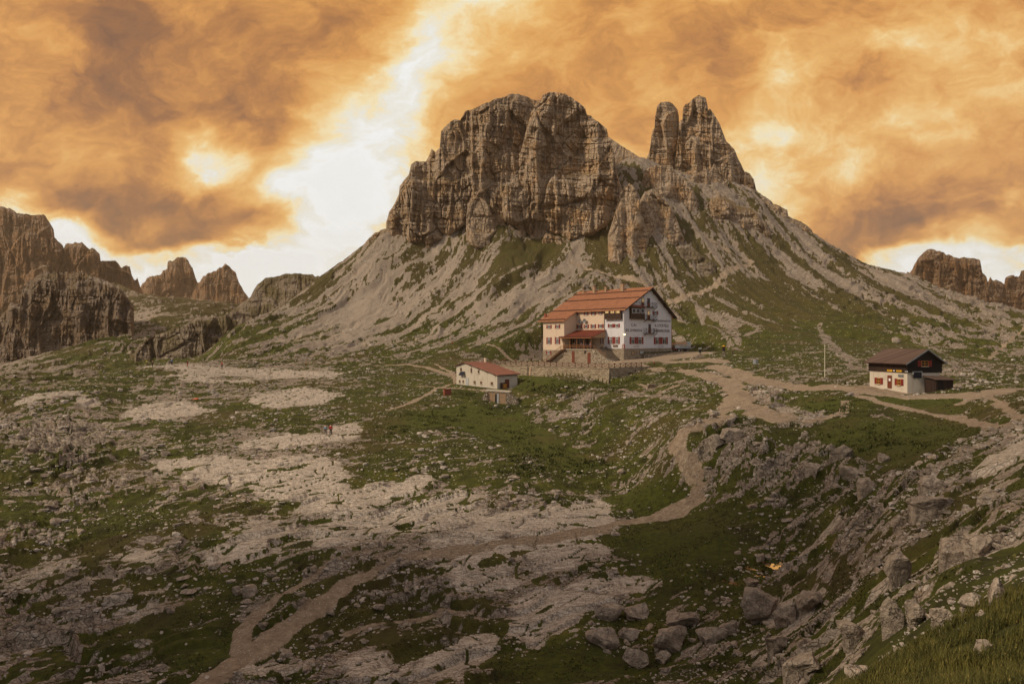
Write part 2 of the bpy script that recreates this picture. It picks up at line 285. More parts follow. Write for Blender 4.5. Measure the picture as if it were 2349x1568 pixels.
# painted fields (rock, gravel ...) given as scattered values, smoothed over (azimuth, log distance)
# image column, image row, rock 0..1, roughness 0..1, scree 0..1
FLD = [
 (0,890,.5,.3,0),(300,870,.55,.3,0),(450,850,.8,.1,0),(700,850,.75,.1,0),(800,865,.4,.2,0),(950,850,.3,.2,0),(1000,880,.25,.2,0),
 (100,930,.75,.6,0),(60,1000,.6,.9,0),(150,1030,.85,1,0),(160,1080,.8,1,0),(20,1080,.35,.4,0),(300,930,.55,.4,0),(450,900,.55,.3,0),(380,925,.7,.2,0),(650,905,.65,.2,0),(600,940,.3,.3,0),
 (750,930,.4,.2,0),(900,930,.15,.2,0),(350,990,.35,.5,0),(500,960,.25,.3,0),(700,970,.3,.3,0),(900,1000,.2,.2,0),
 (600,1010,.85,.2,0),(780,1000,.75,.1,0),(450,1080,.85,.3,0),(600,1080,.85,.2,0),(300,1100,.7,.5,0),(720,1090,.8,.2,0),(850,1060,.3,.2,0),
 (30,1150,.3,.5,0),(150,1180,.5,.8,0),(300,1180,.22,.3,0),(500,1150,.35,.4,0),(250,1240,.3,.4,0),(450,1230,.35,.4,0),(20,1260,.8,.9,0),
 (600,1230,.6,.5,0),(520,1240,.6,.5,0),(700,1180,.5,.4,0),(900,1120,.6,.4,0),(1000,1110,.55,.4,0),(1100,1080,.3,.2,0),(1000,1050,.3,.2,0),(1150,1040,.15,.2,0),(1250,1000,.2,.4,0),
 (1200,1110,.35,.3,0),(1300,1080,.2,.3,0),(900,1190,.75,.4,0),(800,1230,.75,.5,0),(1050,1170,.8,.3,0),(1200,1170,.75,.25,0),(1300,1180,.9,.15,0),(1330,1240,.85,.15,0),(1150,1240,.85,.2,0),(1000,1260,.85,.2,0),(1200,1290,.5,.3,0),(1100,1290,.6,.3,0),
 (1380,1280,.35,.1,0),(1450,1260,.1,.1,0),(1500,1230,.08,.1,0),
 (300,1290,.45,.5,0),(100,1340,.6,.6,0),(250,1380,.7,.6,0),(60,1440,.75,.8,0),(200,1460,.75,.9,0),(350,1350,.55,.5,0),(450,1400,.35,.4,0),(550,1370,.35,.4,0),(400,1500,.3,.4,0),(100,1530,.3,.4,0),(300,1540,.5,.5,0),
 (650,1330,.4,.5,0),(760,1340,.55,.7,0),(900,1330,.6,.7,0),(1000,1340,.65,.7,0),(1100,1370,.6,.5,0),(950,1400,.4,.6,0),(850,1450,.35,.4,0),(700,1500,.55,.6,0),(800,1540,.6,.5,0),
 (1200,1380,.7,.3,0),(1300,1360,.8,.2,0),(1250,1430,.65,.3,0),(1400,1330,.6,.2,0),(1050,1500,.6,.6,0),(950,1530,.5,.5,0),(1150,1530,.3,.3,0),(1250,1500,.15,.2,0),(1350,1480,.2,.3,0),(1450,1450,.25,.3,0),(1500,1350,.2,.2,0),(1550,1300,.2,.2,0),(1650,1250,.2,.2,0),(1600,1400,.2,.2,0),(1650,1500,.35,.5,0),
 (1250,880,.1,.2,0),(1300,905,.5,.7,0),(1350,920,.45,.7,0),(1250,960,.45,.6,0),(1400,900,.1,.3,0),(1450,930,.35,.6,0),(1500,900,.25,.3,0),(1400,960,.3,.5,0),(1500,980,.5,.6,0),(1560,910,.4,.5,0),(1600,930,.2,.4,0),(1540,950,.15,.2,0),
 (1630,985,.8,.9,0),(1700,1010,.65,.8,0),(1650,1060,.6,.8,0),(1760,1050,.7,.8,0),(1850,1080,.6,.8,0),(1780,980,.3,.5,0),(1700,1120,.3,.5,0),(1800,1140,.35,.5,0),(1750,1200,.3,.3,0),(1600,1200,.15,.2,0),(1850,1200,.4,.4,0),
 (1750,910,.7,.7,0),(1850,945,.7,.7,0),(1850,910,.15,.2,0),(1950,960,.1,.2,0),(2050,950,.1,.2,0),(2200,940,.12,.2,0),(1950,1010,.12,.2,0),(2050,1030,.2,.4,0),(2150,1000,.3,.3,0),(1900,1030,.5,.8,0),(1960,1090,.7,.9,0),(2000,1120,.7,.9,0),(2100,1060,.5,.5,0),
 (2250,1030,.8,.4,.5),(2349,1000,.85,.5,.5),(2349,930,.7,.4,.4),(2200,1090,.7,.5,.3),(2349,1100,.9,.4,.6),(2100,1150,.75,.6,.2),(2250,1180,.85,.6,.4),(1950,1180,.65,.6,0),(2000,1250,.7,.6,.2),(2150,1260,.6,.5,.2),(2349,1220,.75,.6,.2),
 (1900,1300,.6,.5,0),(1980,1350,.65,.5,.3),(1850,1380,.7,.5,.4),(1950,1430,.6,.6,.3),(2080,1360,.5,.5,.2),(2200,1330,.4,.6,0),(2349,1290,.2,.4,0),(1800,1480,.6,.6,.1),(1900,1500,.6,.6,.1),(1750,1540,.6,.7,0),(2000,1520,.5,.5,0),
 (2200,1480,0,.1,0),(2349,1450,0,.1,0),(2349,1568,0,.1,0),(2080,1568,.05,.1,0),(2349,1350,.1,.3,0),
 (1100,860,.3,.6,0),(1150,830,.5,.9,0),(1200,815,.5,.9,0),(1000,840,.25,.3,0),(1050,800,.3,.4,0),(850,820,.5,.6,0),(700,820,.5,.6,0),(600,810,.45,.6,0),(1150,790,.3,.4,0),
 (550,790,.35,.4,.0),(620,780,.5,.4,.2),(700,770,.7,.4,.7),(800,770,.85,.4,.9),(950,760,.65,.4,.7),(1050,750,.6,.3,.5),(1150,740,.6,.3,.5),(1220,740,.35,.3,.2),
 (600,740,.35,.5,.1),(680,700,.6,.4,.5),(650,690,.2,.4,0),(760,690,1,.1,1),(850,680,1,.0,1),(950,680,.95,.0,1),(1000,720,.75,.1,.9),(1100,700,.8,.2,.9),(1180,680,.75,.4,.6),(1240,690,.8,.3,.8),
 (740,645,.2,.3,0),(800,610,.5,.4,.5),(860,570,.5,.5,.4),(900,560,.9,.4,.8),(950,575,.5,.4,.3),(850,620,.85,.2,.9),(1000,580,.95,.1,1),(1040,540,.95,.1,1),(1080,560,.6,.5,.4),(1150,570,.3,.6,.1),(1200,590,.05,.2,0),(1150,610,.3,.4,.3),(1100,640,.8,.2,.8),(1250,560,.05,.1,0),(1280,570,.1,.2,0),(1200,640,.8,.3,.7),
 (1320,560,.8,.3,.8),(1300,600,.75,.3,.7),(1380,580,.35,.4,.2),(1400,610,.4,.5,.3),(1330,640,.6,.5,.4),(1250,640,.85,.3,.7),(1480,620,.7,.7,.4),(1520,640,.6,.6,.4),(1400,640,.4,.6,.1),(1420,470,.8,.4,.8),(1480,400,.8,.9,.2),(1460,440,.75,.9,.2),(1450,400,.8,.8,.3),(1480,380,.8,.8,.3),(1430,430,.8,.8,.3),(1520,420,.8,.9,.2),
 (1600,560,.32,.7,.1),(1600,600,.2,.4,.1),(1660,560,.3,.6,.1),(1560,670,.35,.7,.1),(1600,700,.35,.6,.1),(1660,640,.2,.4,0),(1700,600,.25,.4,.2),(1700,530,.42,.9,.1),(1760,540,.45,.8,.2),(1680,470,.85,.9,.2),(1780,490,.8,.7,.4),
 (1850,560,.55,.7,.4),(1900,600,.5,.8,.3),(1950,620,.5,.8,.3),(2020,640,.6,.6,.4),(1800,620,.45,.6,.2),(1850,660,.45,.7,.2),(1950,690,.55,.8,.2),(2050,690,.5,.8,.1),(2150,700,.55,.8,.1),(2250,720,.6,.8,.1),(2349,740,.6,.8,.1),
 (1750,660,.1,.2,0),(1800,700,.1,.2,0),(1700,700,.15,.3,0),(1900,730,.1,.2,0),(2000,750,.25,.5,0),(2100,760,.55,.8,.1),(2200,770,.45,.8,0),(2300,790,.35,.6,0),(1980,790,.08,.1,0),(1850,770,.1,.2,0),(1750,750,.15,.3,0),(2080,810,.2,.3,0),
 (1900,830,.2,.3,0),(1800,830,.25,.3,0),(1950,850,.35,.3,0),(2200,850,.5,.5,0),(2300,860,.3,.5,0),(1740,800,.1,.2,0),
 (100,880,.4,.5,0),(50,830,.8,.4,.7),(150,820,.2,.6,.1),(200,850,.3,.8,.1),(120,860,.35,.7,.3),(250,760,.2,.7,.1),(330,770,.35,.8,.2),(420,720,.15,.6,0),(300,850,.2,.6,0),(400,830,.2,.6,0),(330,730,.9,.3,.9),(400,730,.25,.5,0),(300,800,.3,.9,.1),(400,800,.4,1,0),(480,790,.35,1,0),(450,740,.35,.9,0),(520,740,.45,.9,0),(380,690,.22,.6,0),(480,690,.28,.7,0),(0,650,.9,.3,.9),
]
_fl = np.array(FLD, float)
def raycast(px, py, h=None, y0=3.0, y1=600.0):
    """first point of the ground seen along the line through an image point"""
    h = h or base_h
    Y = np.exp(np.linspace(math.log(y0), math.log(y1), 1400))
    X = (px-CX)/F*Y; Z = (CY-py)/F*Y; hz = h(X, Y)
    ok = np.where(hz >= Z)[0]
    if len(ok) == 0: return None
    i = ok[0]
    if i > 0:
        a, b = (Z-hz)[i-1], (Z-hz)[i]; t = a/(a-b+1e-9); y = Y[i-1]+(Y[i]-Y[i-1])*t
    else: y = Y[0]
    return np.array([(px-CX)/F*y, y, (CY-py)/F*y])
_fx = []; _fv = []
for q in _fl:
    p_ = raycast(q[0], q[1])
    if p_ is not None: _fx.append((math.atan2(p_[0], p_[1])*KA, math.log(math.hypot(p_[0], p_[1])))); _fv.append(q[2:])
_fx = np.array(_fx); _fv = np.array(_fv)
_FG = np.zeros((NR, NA, 3))
for k in range(NR):
    Q = np.stack([_ga*KA, np.full(NA, _gr[k])], -1)
    d2 = ((Q[:,None]-_fx[None])**2).sum(-1)
    ww = 1/(d2+.0012)**2
    _FG[k] = (ww@_fv)/ww.sum(1, keepdims=True)
def fields(X, Y):
    az = np.clip(np.arctan2(X, Y), AZ0, AZ1); r = np.clip(np.hypot(X, Y), 2.3, 630)
    fi = (np.log(r)-LR0)/(LR1-LR0)*(NR-1); fj = (az-AZ0)/(AZ1-AZ0)*(NA-1)
    return bil(_FG[:,:,0], fi, fj), bil(_FG[:,:,1], fi, fj), bil(_FG[:,:,2], fi, fj)

# paths, streaks, slabs: lines of image points thrown onto the ground, width in metres
def onground(pts):
    out = []
    for p_ in pts:
        q = raycast(*p_)
        if q is not None: out.append(q[:2])
    return np.array(out)
def seg_dist(X, Y, pl, pad):
    """distance to a polyline and the share of its length reached; only near it"""
    D = np.full(X.shape, 1e3, np.float32)
    for a, b in zip(pl[:-1], pl[1:]):
        L = math.hypot(*(b-a))
        if L > 60: continue
        m = (X > min(a[0], b[0])-pad) & (X < max(a[0], b[0])+pad) & (Y > min(a[1], b[1])-pad) & (Y < max(a[1], b[1])+pad)
        if not m.any(): continue
        x = X[m]-a[0]; y = Y[m]-a[1]; dx, dy = (b-a)/max(L, 1e-6)
        t = np.clip(x*dx+y*dy, 0, L)
        D[m] = np.minimum(D[m], np.hypot(x-t*dx, y-t*dy))
    return D
PATHS = [ # width, strength, points
 (1.75, 1, [(455,1568),(520,1530),(600,1480),(690,1420),(760,1370),(830,1320),(900,1290),(960,1275),(1030,1268)]),
 (2.1, 1, [(1030,1268),(1130,1250),(1260,1235),(1370,1215),(1420,1200),(1500,1185),(1560,1165),(1600,1135),(1612,1110),(1590,1075),(1565,1050),(1552,1020),(1550,1000),(1572,985),(1620,975),(1650,960),(1670,935)]),
 (2.5, 1, [(1480,1190),(1560,1165),(1598,1140),(1610,1110),(1590,1078),(1562,1045),(1555,1010),(1560,992)]),
 (1.1, .9, [(545,1490),(555,1440),(600,1400),(660,1360),(720,1320),(760,1290),(850,1265)]),
 (.8, .7, [(800,1450),(880,1430),(960,1420),(1020,1400),(1080,1400)]),
 (7, 1, [(1540,832),(1600,826),(1650,828)]),
 (5, 1, [(1640,840),(1700,860),(1760,880),(1850,890),(1950,890),(2010,895)]),
 (4.5, 1, [(1500,845),(1560,850),(1620,862),(1680,878)]),
 (4.5, 1, [(1670,870),(1690,900),(1700,925),(1740,945),(1790,955)]),
 (2.6, 1, [(1680,900),(1670,935),(1650,960),(1620,975)]),
 (3.4, 1, [(1880,885),(1990,900),(2080,908),(2200,908),(2280,900),(2349,890)]),
 (1.4, .9, [(1960,905),(2030,925),(2120,945),(2200,955),(2260,975),(2320,980)]),
 (1.2, .8, [(1940,920),(1935,945),(1900,955),(1850,965)]),
 (1.2, .7, [(2340,960),(2290,920),(2260,905),(2200,925)]),
 (1.0, .8, [(1580,868),(1530,880),(1500,890),(1460,880)]),
 (1.2, .9, [(1680,880),(1640,872),(1560,880),(1510,900)]),
 (1.2, .9, [(1000,835),(1040,855),(1045,880),(1000,890),(980,905),(940,925),(890,940)]),
 (2.0, .9, [(860,838),(930,835),(980,842),(1040,862)]),
 (1.0, .8, [(960,885),(1000,888),(1100,893),(1160,905)]),
 (1.5, .8, [(1240,805),(1180,800),(1120,790)]),
 (2.6, 1, [(1540,690),(1600,680),(1640,655),(1660,630),(1700,612),(1725,600)]),
 (2.0, .9, [(1725,600),(1690,590),(1640,560),(1600,540)]),
 (2.0, 1, [(1310,598),(1350,615),(1400,630),(1450,640),(1480,655)]),
 (1.2, .8, [(1480,655),(1530,650),(1560,660)]),
 (1.2, .8, [(1145,508),(1180,530),(1215,545)]),
 (1.3, .8, [(2349,752),(2320,780),(2290,805),(2270,822),(2230,815)]),
 (2.2, .5, [(60,885),(200,882),(330,878)]),
]
STREAKS = [ # pale rock or scree bands: half width, points
 (1.3, [(1880,745),(1900,790),(1925,805),(1950,825),(1975,838),(2000,850)]),
 (2.2, [(1890,770),(1915,800),(1945,825),(1975,845)]),
 (1.0, [(1590,695),(1620,740),(1660,760),(1690,800)]),
 (2.5, [(1650,720),(1680,750),(1690,790)]),
 (.8, [(1840,660),(1870,680),(1900,700),(1925,715)]),
 (.9, [(2020,745),(2080,775),(2140,800),(2200,825),(2270,850)]),
 (.8, [(1800,625),(1850,655)]),
 (1.2, [(1600,540),(1640,570),(1700,610),(1760,640)]),
 (1.0, [(1640,545),(1700,585),(1740,620)]),
 (2.2, [(1255,950),(1290,960),(1330,925),(1390,895)]),
 (2.0, [(1420,895),(1480,905),(1560,915),(1600,920)]),
 (1.4, [(1700,900),(1760,920),(1840,950),(1890,960)]),
]
SLABS = [ # smooth bare limestone: image outline
 [(350,1060),(430,1045),(560,1060),(700,1075),(790,1080),(800,1100),(640,1118),(520,1115),(400,1090)],
 [(560,1012),(660,1000),(760,998),(840,998),(780,1010),(640,1030),(540,1035)],
 [(590,905),(700,888),(780,905),(740,925),(640,935),(580,925)],
 [(300,935),(420,925),(480,940),(400,965),(300,962)],
 [(340,842),(430,838),(620,846),(790,855),(760,868),(600,862),(420,850)],
 [(700,1160),(860,1110),(980,1100),(960,1130),(820,1165),(720,1180)],
 [(800,1205),(960,1150),(1080,1145),(1060,1175),(940,1215),(830,1230)],
 [(1010,1240),(1130,1190),(1230,1165),(1330,1150),(1420,1140),(1390,1190),(1400,1215),(1370,1240),(1410,1275),(1350,1270),(1200,1290),(1090,1300),(1000,1275)],
 [(1180,1450),(1230,1390),(1330,1350),(1440,1330),(1500,1340),(1420,1365),(1340,1410),(1300,1460),(1220,1475)],
 [(980,1560),(1020,1500),(1110,1450),(1150,1470),(1080,1520),(1060,1568)],
 [(280,1275),(360,1265),(350,1300),(300,1305)],[(480,1270),(560,1245),(640,1255),(560,1290),(500,1300)],
 [(500,1540),(640,1500),(700,1520),(600,1560)],[(830,1500),(900,1530),(870,1560),(800,1550)],
]
GREENS = [ # closed turf: image outline
 [(1380,1240),(1460,1205),(1560,1190),(1620,1160),(1700,1180),(1680,1260),(1600,1330),(1500,1310),(1480,1290),(1430,1270)],
 [(1060,930),(1190,945),(1250,985),(1330,1040),(1380,1070),(1300,1075),(1200,1040),(1050,980),(900,985),(860,960)],
 [(1390,1140),(1440,1120),(1520,1120),(1560,1140),(1480,1170),(1400,1175)],
 [(1800,905),(1950,915),(1930,945),(1850,935)],[(1980,905),(2200,912),(2240,930),(2200,950),(2080,930)],[(1900,960),(2180,960),(2200,1000),(2100,1060),(2000,1060),(1880,990)],
 [(1200,855),(1260,850),(1330,870),(1400,880),(1300,890),(1200,900)],
 [(1510,840),(1560,838),(1570,855),(1520,862)],[(1150,560),(1220,550),(1290,560),(1250,600),(1180,620),(1130,620)],
 [(380,1540),(560,1500),(600,1440),(520,1450),(420,1500)],[(1150,1540),(1280,1480),(1420,1500),(1400,1550),(1250,1568)],
]
_paths = [(w_, s_, onground(p_)) for w_, s_, p_ in PATHS]
_streaks = [(w_, onground(p_)) for w_, p_ in STREAKS]
_slabs = [onground(p_) for p_ in SLABS]; _greens = [onground(p_) for p_ in GREENS]
def poly_sd(X, Y, P_, pad):
    """signed distance, positive inside"""
    if len(P_) < 3: return np.full(X.shape, -1e3, np.float32)
    out = np.full(X.shape, -1e3, np.float32)
    m = (X > P_[:,0].min()-pad) & (X < P_[:,0].max()+pad) & (Y > P_[:,1].min()-pad) & (Y < P_[:,1].max()+pad)
    if not m.any(): return out
    x = X[m]; y = Y[m]; ins = np.zeros(x.shape, bool); D = np.full(x.shape, 1e3)
    for i in range(len(P_)):
        a = P_[i]; b = P_[(i+1) % len(P_)]
        c = ((a[1] > y) != (b[1] > y)) & (x < (b[0]-a[0])*(y-a[1])/(b[1]-a[1]+1e-9)+a[0]); ins ^= c
        L = math.hypot(*(b-a))+1e-6; dx, dy = (b-a)/L
        t = np.clip((x-a[0])*dx+(y-a[1])*dy, 0, L); D = np.minimum(D, np.hypot(x-a[0]-t*dx, y-a[1]-t*dy))
    out[m] = np.where(ins, D, -D)
    return out

# hut and terrace frames: A runs along the long walls (away to the left), G along the gable (away to the right)
HA = math.radians(44.4); A2 = np.array([-math.sin(HA), math.cos(HA)]); G2 = np.array([math.cos(HA), math.sin(HA)])
C0 = np.array([34.1, 208.0]); K0 = np.array([23.5, 165.0]); TZ = -6.5
BA = math.radians(11); BA2 = np.array([-math.sin(BA), math.cos(BA)]); BG2 = np.array([math.cos(BA), math.sin(BA)]); B0 = np.array([60.8, 105.0])
SA = math.radians(50); SA2 = np.array([-math.sin(SA), math.cos(SA)]); SG2 = np.array([math.cos(SA), math.sin(SA)]); S0 = np.array([-3.46, 160.0])
def frame(X, Y, o, a, g):
    x = X-o[0]; y = Y-o[1]; return x*a[0]+y*a[1], x*g[0]+y*g[1]
def box_in(u, v, u0, u1, v0, v1, soft):
    return sst(np.minimum(np.minimum(u-u0, u1-u), np.minimum(v-v0, v1-v)), -soft, 0)
POOLS = []
for px_, py_, wr_ in ((1772,1292,1.5),(1742,1302,1.0),(1712,1312,1.1),(1700,1334,1.2),(1740,1322,.9)):
    q = raycast(px_, py_); POOLS.append((q[0], q[1], wr_, q[2]))
def puddle(X, Y, wx, wy, wr):
    q_ = np.hypot((X-wx)/1.25, Y-wy)/wr
    return fbm(X/1.5+wx, Y/2.4, 4, 191, .6)-.462-.15*q_**3, q_
def ground(X, Y, full=True):
    X = np.asarray(X, float); Y = np.asarray(Y, float)
    z = base_h(X, Y); rk, rg, sc = fields(X, Y); r = np.hypot(X, Y)
    pth = np.zeros(X.shape, np.float32)
    wob = (fbm(X/3.1, Y/3.1, 3, 71)-.5)
    for w_, s_, pl in _paths:
        if len(pl) > 1:
            D = seg_dist(X, Y, pl, w_+2)
            pth = np.maximum(pth, s_*(1-sst(D+wob*min(w_, 2.6)*1.0, w_*.34, w_*.62)))
    stk = np.zeros(X.shape, np.float32)
    for w_, pl in _streaks:
        if len(pl) > 1: stk = np.maximum(stk, 1-sst(seg_dist(X, Y, pl, w_+3)+wob*2.2, w_*.4, w_*1.2))
    slb = np.zeros(X.shape, np.float32)
    for pl in _slabs: slb = np.maximum(slb, sst(poly_sd(X, Y, pl, 5)+wob*4.0, -1.4, .2))
    grn = np.zeros(X.shape, np.float32)
    for pl in _greens: grn = np.maximum(grn, sst(poly_sd(X, Y, pl, 4)+wob*4.0, -1.2, 1.2))
    aslb = sst(fbm((X*.88+Y*.48)/17, (-X*.48+Y*.88)/8, 3, 511), .535, .585)*sst(rk, .45, .65)*(1-sst(rg, .5, .75))*(1-sst(r, 190, 225))*(1-grn)
    slb = np.maximum(slb, aslb)
    # strike direction: beds run from lower left to upper right across the bowl
    ca, sa = math.cos(.5), math.sin(.5)
    u = X*ca+Y*sa; v = -X*sa+Y*ca
    far = sst(r, 215, 250)
    wl = lerp(1.0, 2.2, far)
    warp = (fbm(X/9, Y/9, 3, 5)-.5)*7
    t = fbm((u+warp)/(17*wl), (v+warp)/(7.5*wl), 3, 11)*lerp(5.5, 7, rg) + .05*v
    fl = np.floor(t); fr = t-fl; riser = sst(fr, .40, lerp(.62, .5, slb))
    stp = (fl+riser-t)
    amp = lerp(.25, 1.5, rg)*lerp(.35, 1, sst(rk, .1, .6))*lerp(1, 1.6, far)*(1-.3*slb)*(1-.8*grn)*(1-.93*np.clip(pth, 0, 1))*(1-.85*sc)
    amp = amp*lerp(.35, 1, sst(r, 12, 40))
    on_r = np.exp(-((fr-.47)/.14)**2)
    # rock cover
    n1 = fbm((u+warp*.6)/6.5, (v+warp*.6)/2.6, 5, 23, .58)
    n2 = fbm(X/1.3, Y/1.3, 3, 33, .6)
    n3 = fbm((X+.25*Y)/ (3.2+far*3), (Y*.5)/ (6+far*14), 4, 43, .55)     # fall-line streaks on the slopes
    # left scree streaks follow its own fall line
    us = X*.8-Y*.6; vs = X*.6+Y*.8
    n3l = fbm(us/2.6+warp*.25, vs/24, 4, 47, .58)
    lft = 1-sst(X, 10, 60)
    n3 = lerp(n3, n3l, lft)
    n1b = fbm((u+warp*.3)/2.4, (v+warp*.3)/.8, 3, 27, .6)
    n4 = fbm(X/1.7, Y/3.6, 4, 37, .65)
    nn = lerp((n1*.6+n1b*.4)*.76+n2*.24, (n3*.62+n4*.38)*.88+n2*.12, far)
    thr = lerp(.655, .41, np.clip(rk, 0, 1))
    thr = thr-far*sc*.05-(fbm(X/24, Y/24, 3, 503)-.5)*.20*(1-far)*sst(rk, .1, .3)*(1-sst(rk, .8, 1)*.5)
    rock = sst(nn-thr, -.018, .018)
    f1, f2, idv = worley((u+warp*.5)/3.4, (v+warp*.5)/1.3, 29)
    jw = (.03+.10*sst(n1, .42, .62))*(1-sst(r, 160, 260))
    rock = rock*(1-(1-sst(f2-f1, jw*.5, jw+.01))*.9)
    rock = np.maximum(rock, on_r*sst(rk, .15, .45)*sst(n1b, .48, .62)*(1-far)*.75)
    rock = np.maximum(rock, slb*sst(n1*.5+n1b*.3+n2*.2+slb*.25, .60, .64)); rock = np.maximum(rock, stk*sst(n2, .3, .5)); rock = rock*(1-.97*grn)
    crack = np.zeros(X.shape, np.float32)
    z = z + stp*amp
    z = z + (fbm(X/7, Y/7, 4, 61)-.5)*lerp(.5, 1.6, rg)*(1-.8*np.clip(pth, 0, 1))*(1-.5*slb)*lerp(.4, 1, sst(r, 10, 40))
    if full:
        q = (rock*(1-slb*.9)*(1-sc*.8)*(1-pth))*lerp(.25, 1, sst(rg, .3, .95))*sst(r, 8, 25)*.62
        s1 = 1.25*wl
        f1, f2, idv = worley((u+warp*.2)/(2.3*s1), v/(.95*s1), 3)
        blk = sst(f2-f1, .015, .11)*(.3+1.0*idv)
        z = z + q*blk*.46*wl
        f1, f2, idv = worley(u/(.62*wl), v/(.42*wl), 9)
        blk2 = sst(f2-f1, .02, .15)*(.25+1.0*idv)
        z = z + q*blk2*.24*wl
        z = z + far*(sst(r, 235, 262))*((fbm(us/7+warp*.2, vs/60, 4, 147, .6)-.5)*lft+(fbm((X+.25*Y)/8, Y/55, 4, 143, .6)-.5)*(1-lft))*6.0
        crack = np.maximum(1-sst(f2-f1, .0, .10), 0)*.5
        z = z + (fbm(X/.9, Y/.9, 4, 81, .6)-.5)*.15*(1-.6*slb)*(1-.6*pth)*lerp(.8,1.1,rock)
        # slab joints
        f1, f2, idv = worley((u+warp)/5.5, (v+warp*.3)/2.6, 17)
        z = z - slb*(1-sst(f2-f1, .0, .09))*.16 + slb*idv*.14
        crack = np.maximum(crack, slb*(1-sst(f2-f1, .0, .07)))
        rock = rock*(1-.95*slb*(1-sst(f2-f1, .035, .05))*sst(fbm(X/6, Y/6, 2, 521), .38, .5))
    # boggy hollow with broken shallow puddles
    for (wx, wy, wr, wz) in POOLS:
        m_, q_ = puddle(X, Y, wx, wy, wr)
        z = lerp(z, wz+np.where(m_ > 0, -.04, .02+np.clip(-m_, 0, .3)*1.2), 1-sst(q_, .9, 1.5))
    # levelled ground under and around the buildings
    a_, g_ = frame(X, Y, K0, A2, G2)
    ter = box_in(a_, g_, .3, 44, .3, 18, .02)
    hut_a, hut_g = frame(X, Y, C0, A2, G2)
    yard = box_in(hut_a, hut_g, -20, 32, -24, -6.9, 3)*(a_ > .25)*(g_ > .25)
    z = lerp(z, TZ, np.maximum(ter, 0))
    slope = TZ + 1.9*sst(-hut_a+hut_g*.35, -4, 12) + 1.4*sst(hut_g, 5, 26)*sst(-hut_a, -5, 3)
    near = box_in(hut_a, hut_g, -16, 42, -24, 33, 9)*((a_ > .25) & (g_ > .25))
    z = lerp(z, slope, near)
    # below the retaining wall the ground stays under its top
    front = (a_ > -6) & (a_ < 46) & (g_ <= .25) & (g_ > -12)
    top = -9.0-(.2)*np.clip(-g_, 0, 12) - 3.4*sst(a_, 18, 30) - 1.2*(1-sst(a_, -1, 6))+.6*np.exp(-((a_-13)/6.)**2)
    z = np.where(front, lerp(np.minimum(z, top), z, sst(-g_, 4, 12)), z)
    bu, bv = frame(X, Y, B0, BA2, BG2)
    bz = lerp(-7.9, -7.3, np.clip(bu/8.3, 0, 1))
    z = lerp(z, bz, box_in(bu, bv, -3.0, 11, -3, 10, 3.5))
    su, sv = frame(X, Y, S0, SA2, SG2)
    z = lerp(z, lerp(-11.0, -10.4, np.clip(su/13.4, 0, 1)), box_in(su, sv, -.8, 14.5, -1.5, 9, 1.5))
    gravel = np.maximum(ter, near*.9*(1-sst(hut_g, 27, 36))*(1-sst(hut_a, 29, 34)))
    pth = np.maximum(pth, gravel); rock = rock*(1-gravel)
    pth = np.maximum(pth, .85*box_in(bu, bv, -1, 9, -2, 0, 1.5)); 
    if not full: return z
    return z, rock, pth, sc, slb, crack, grn, rg
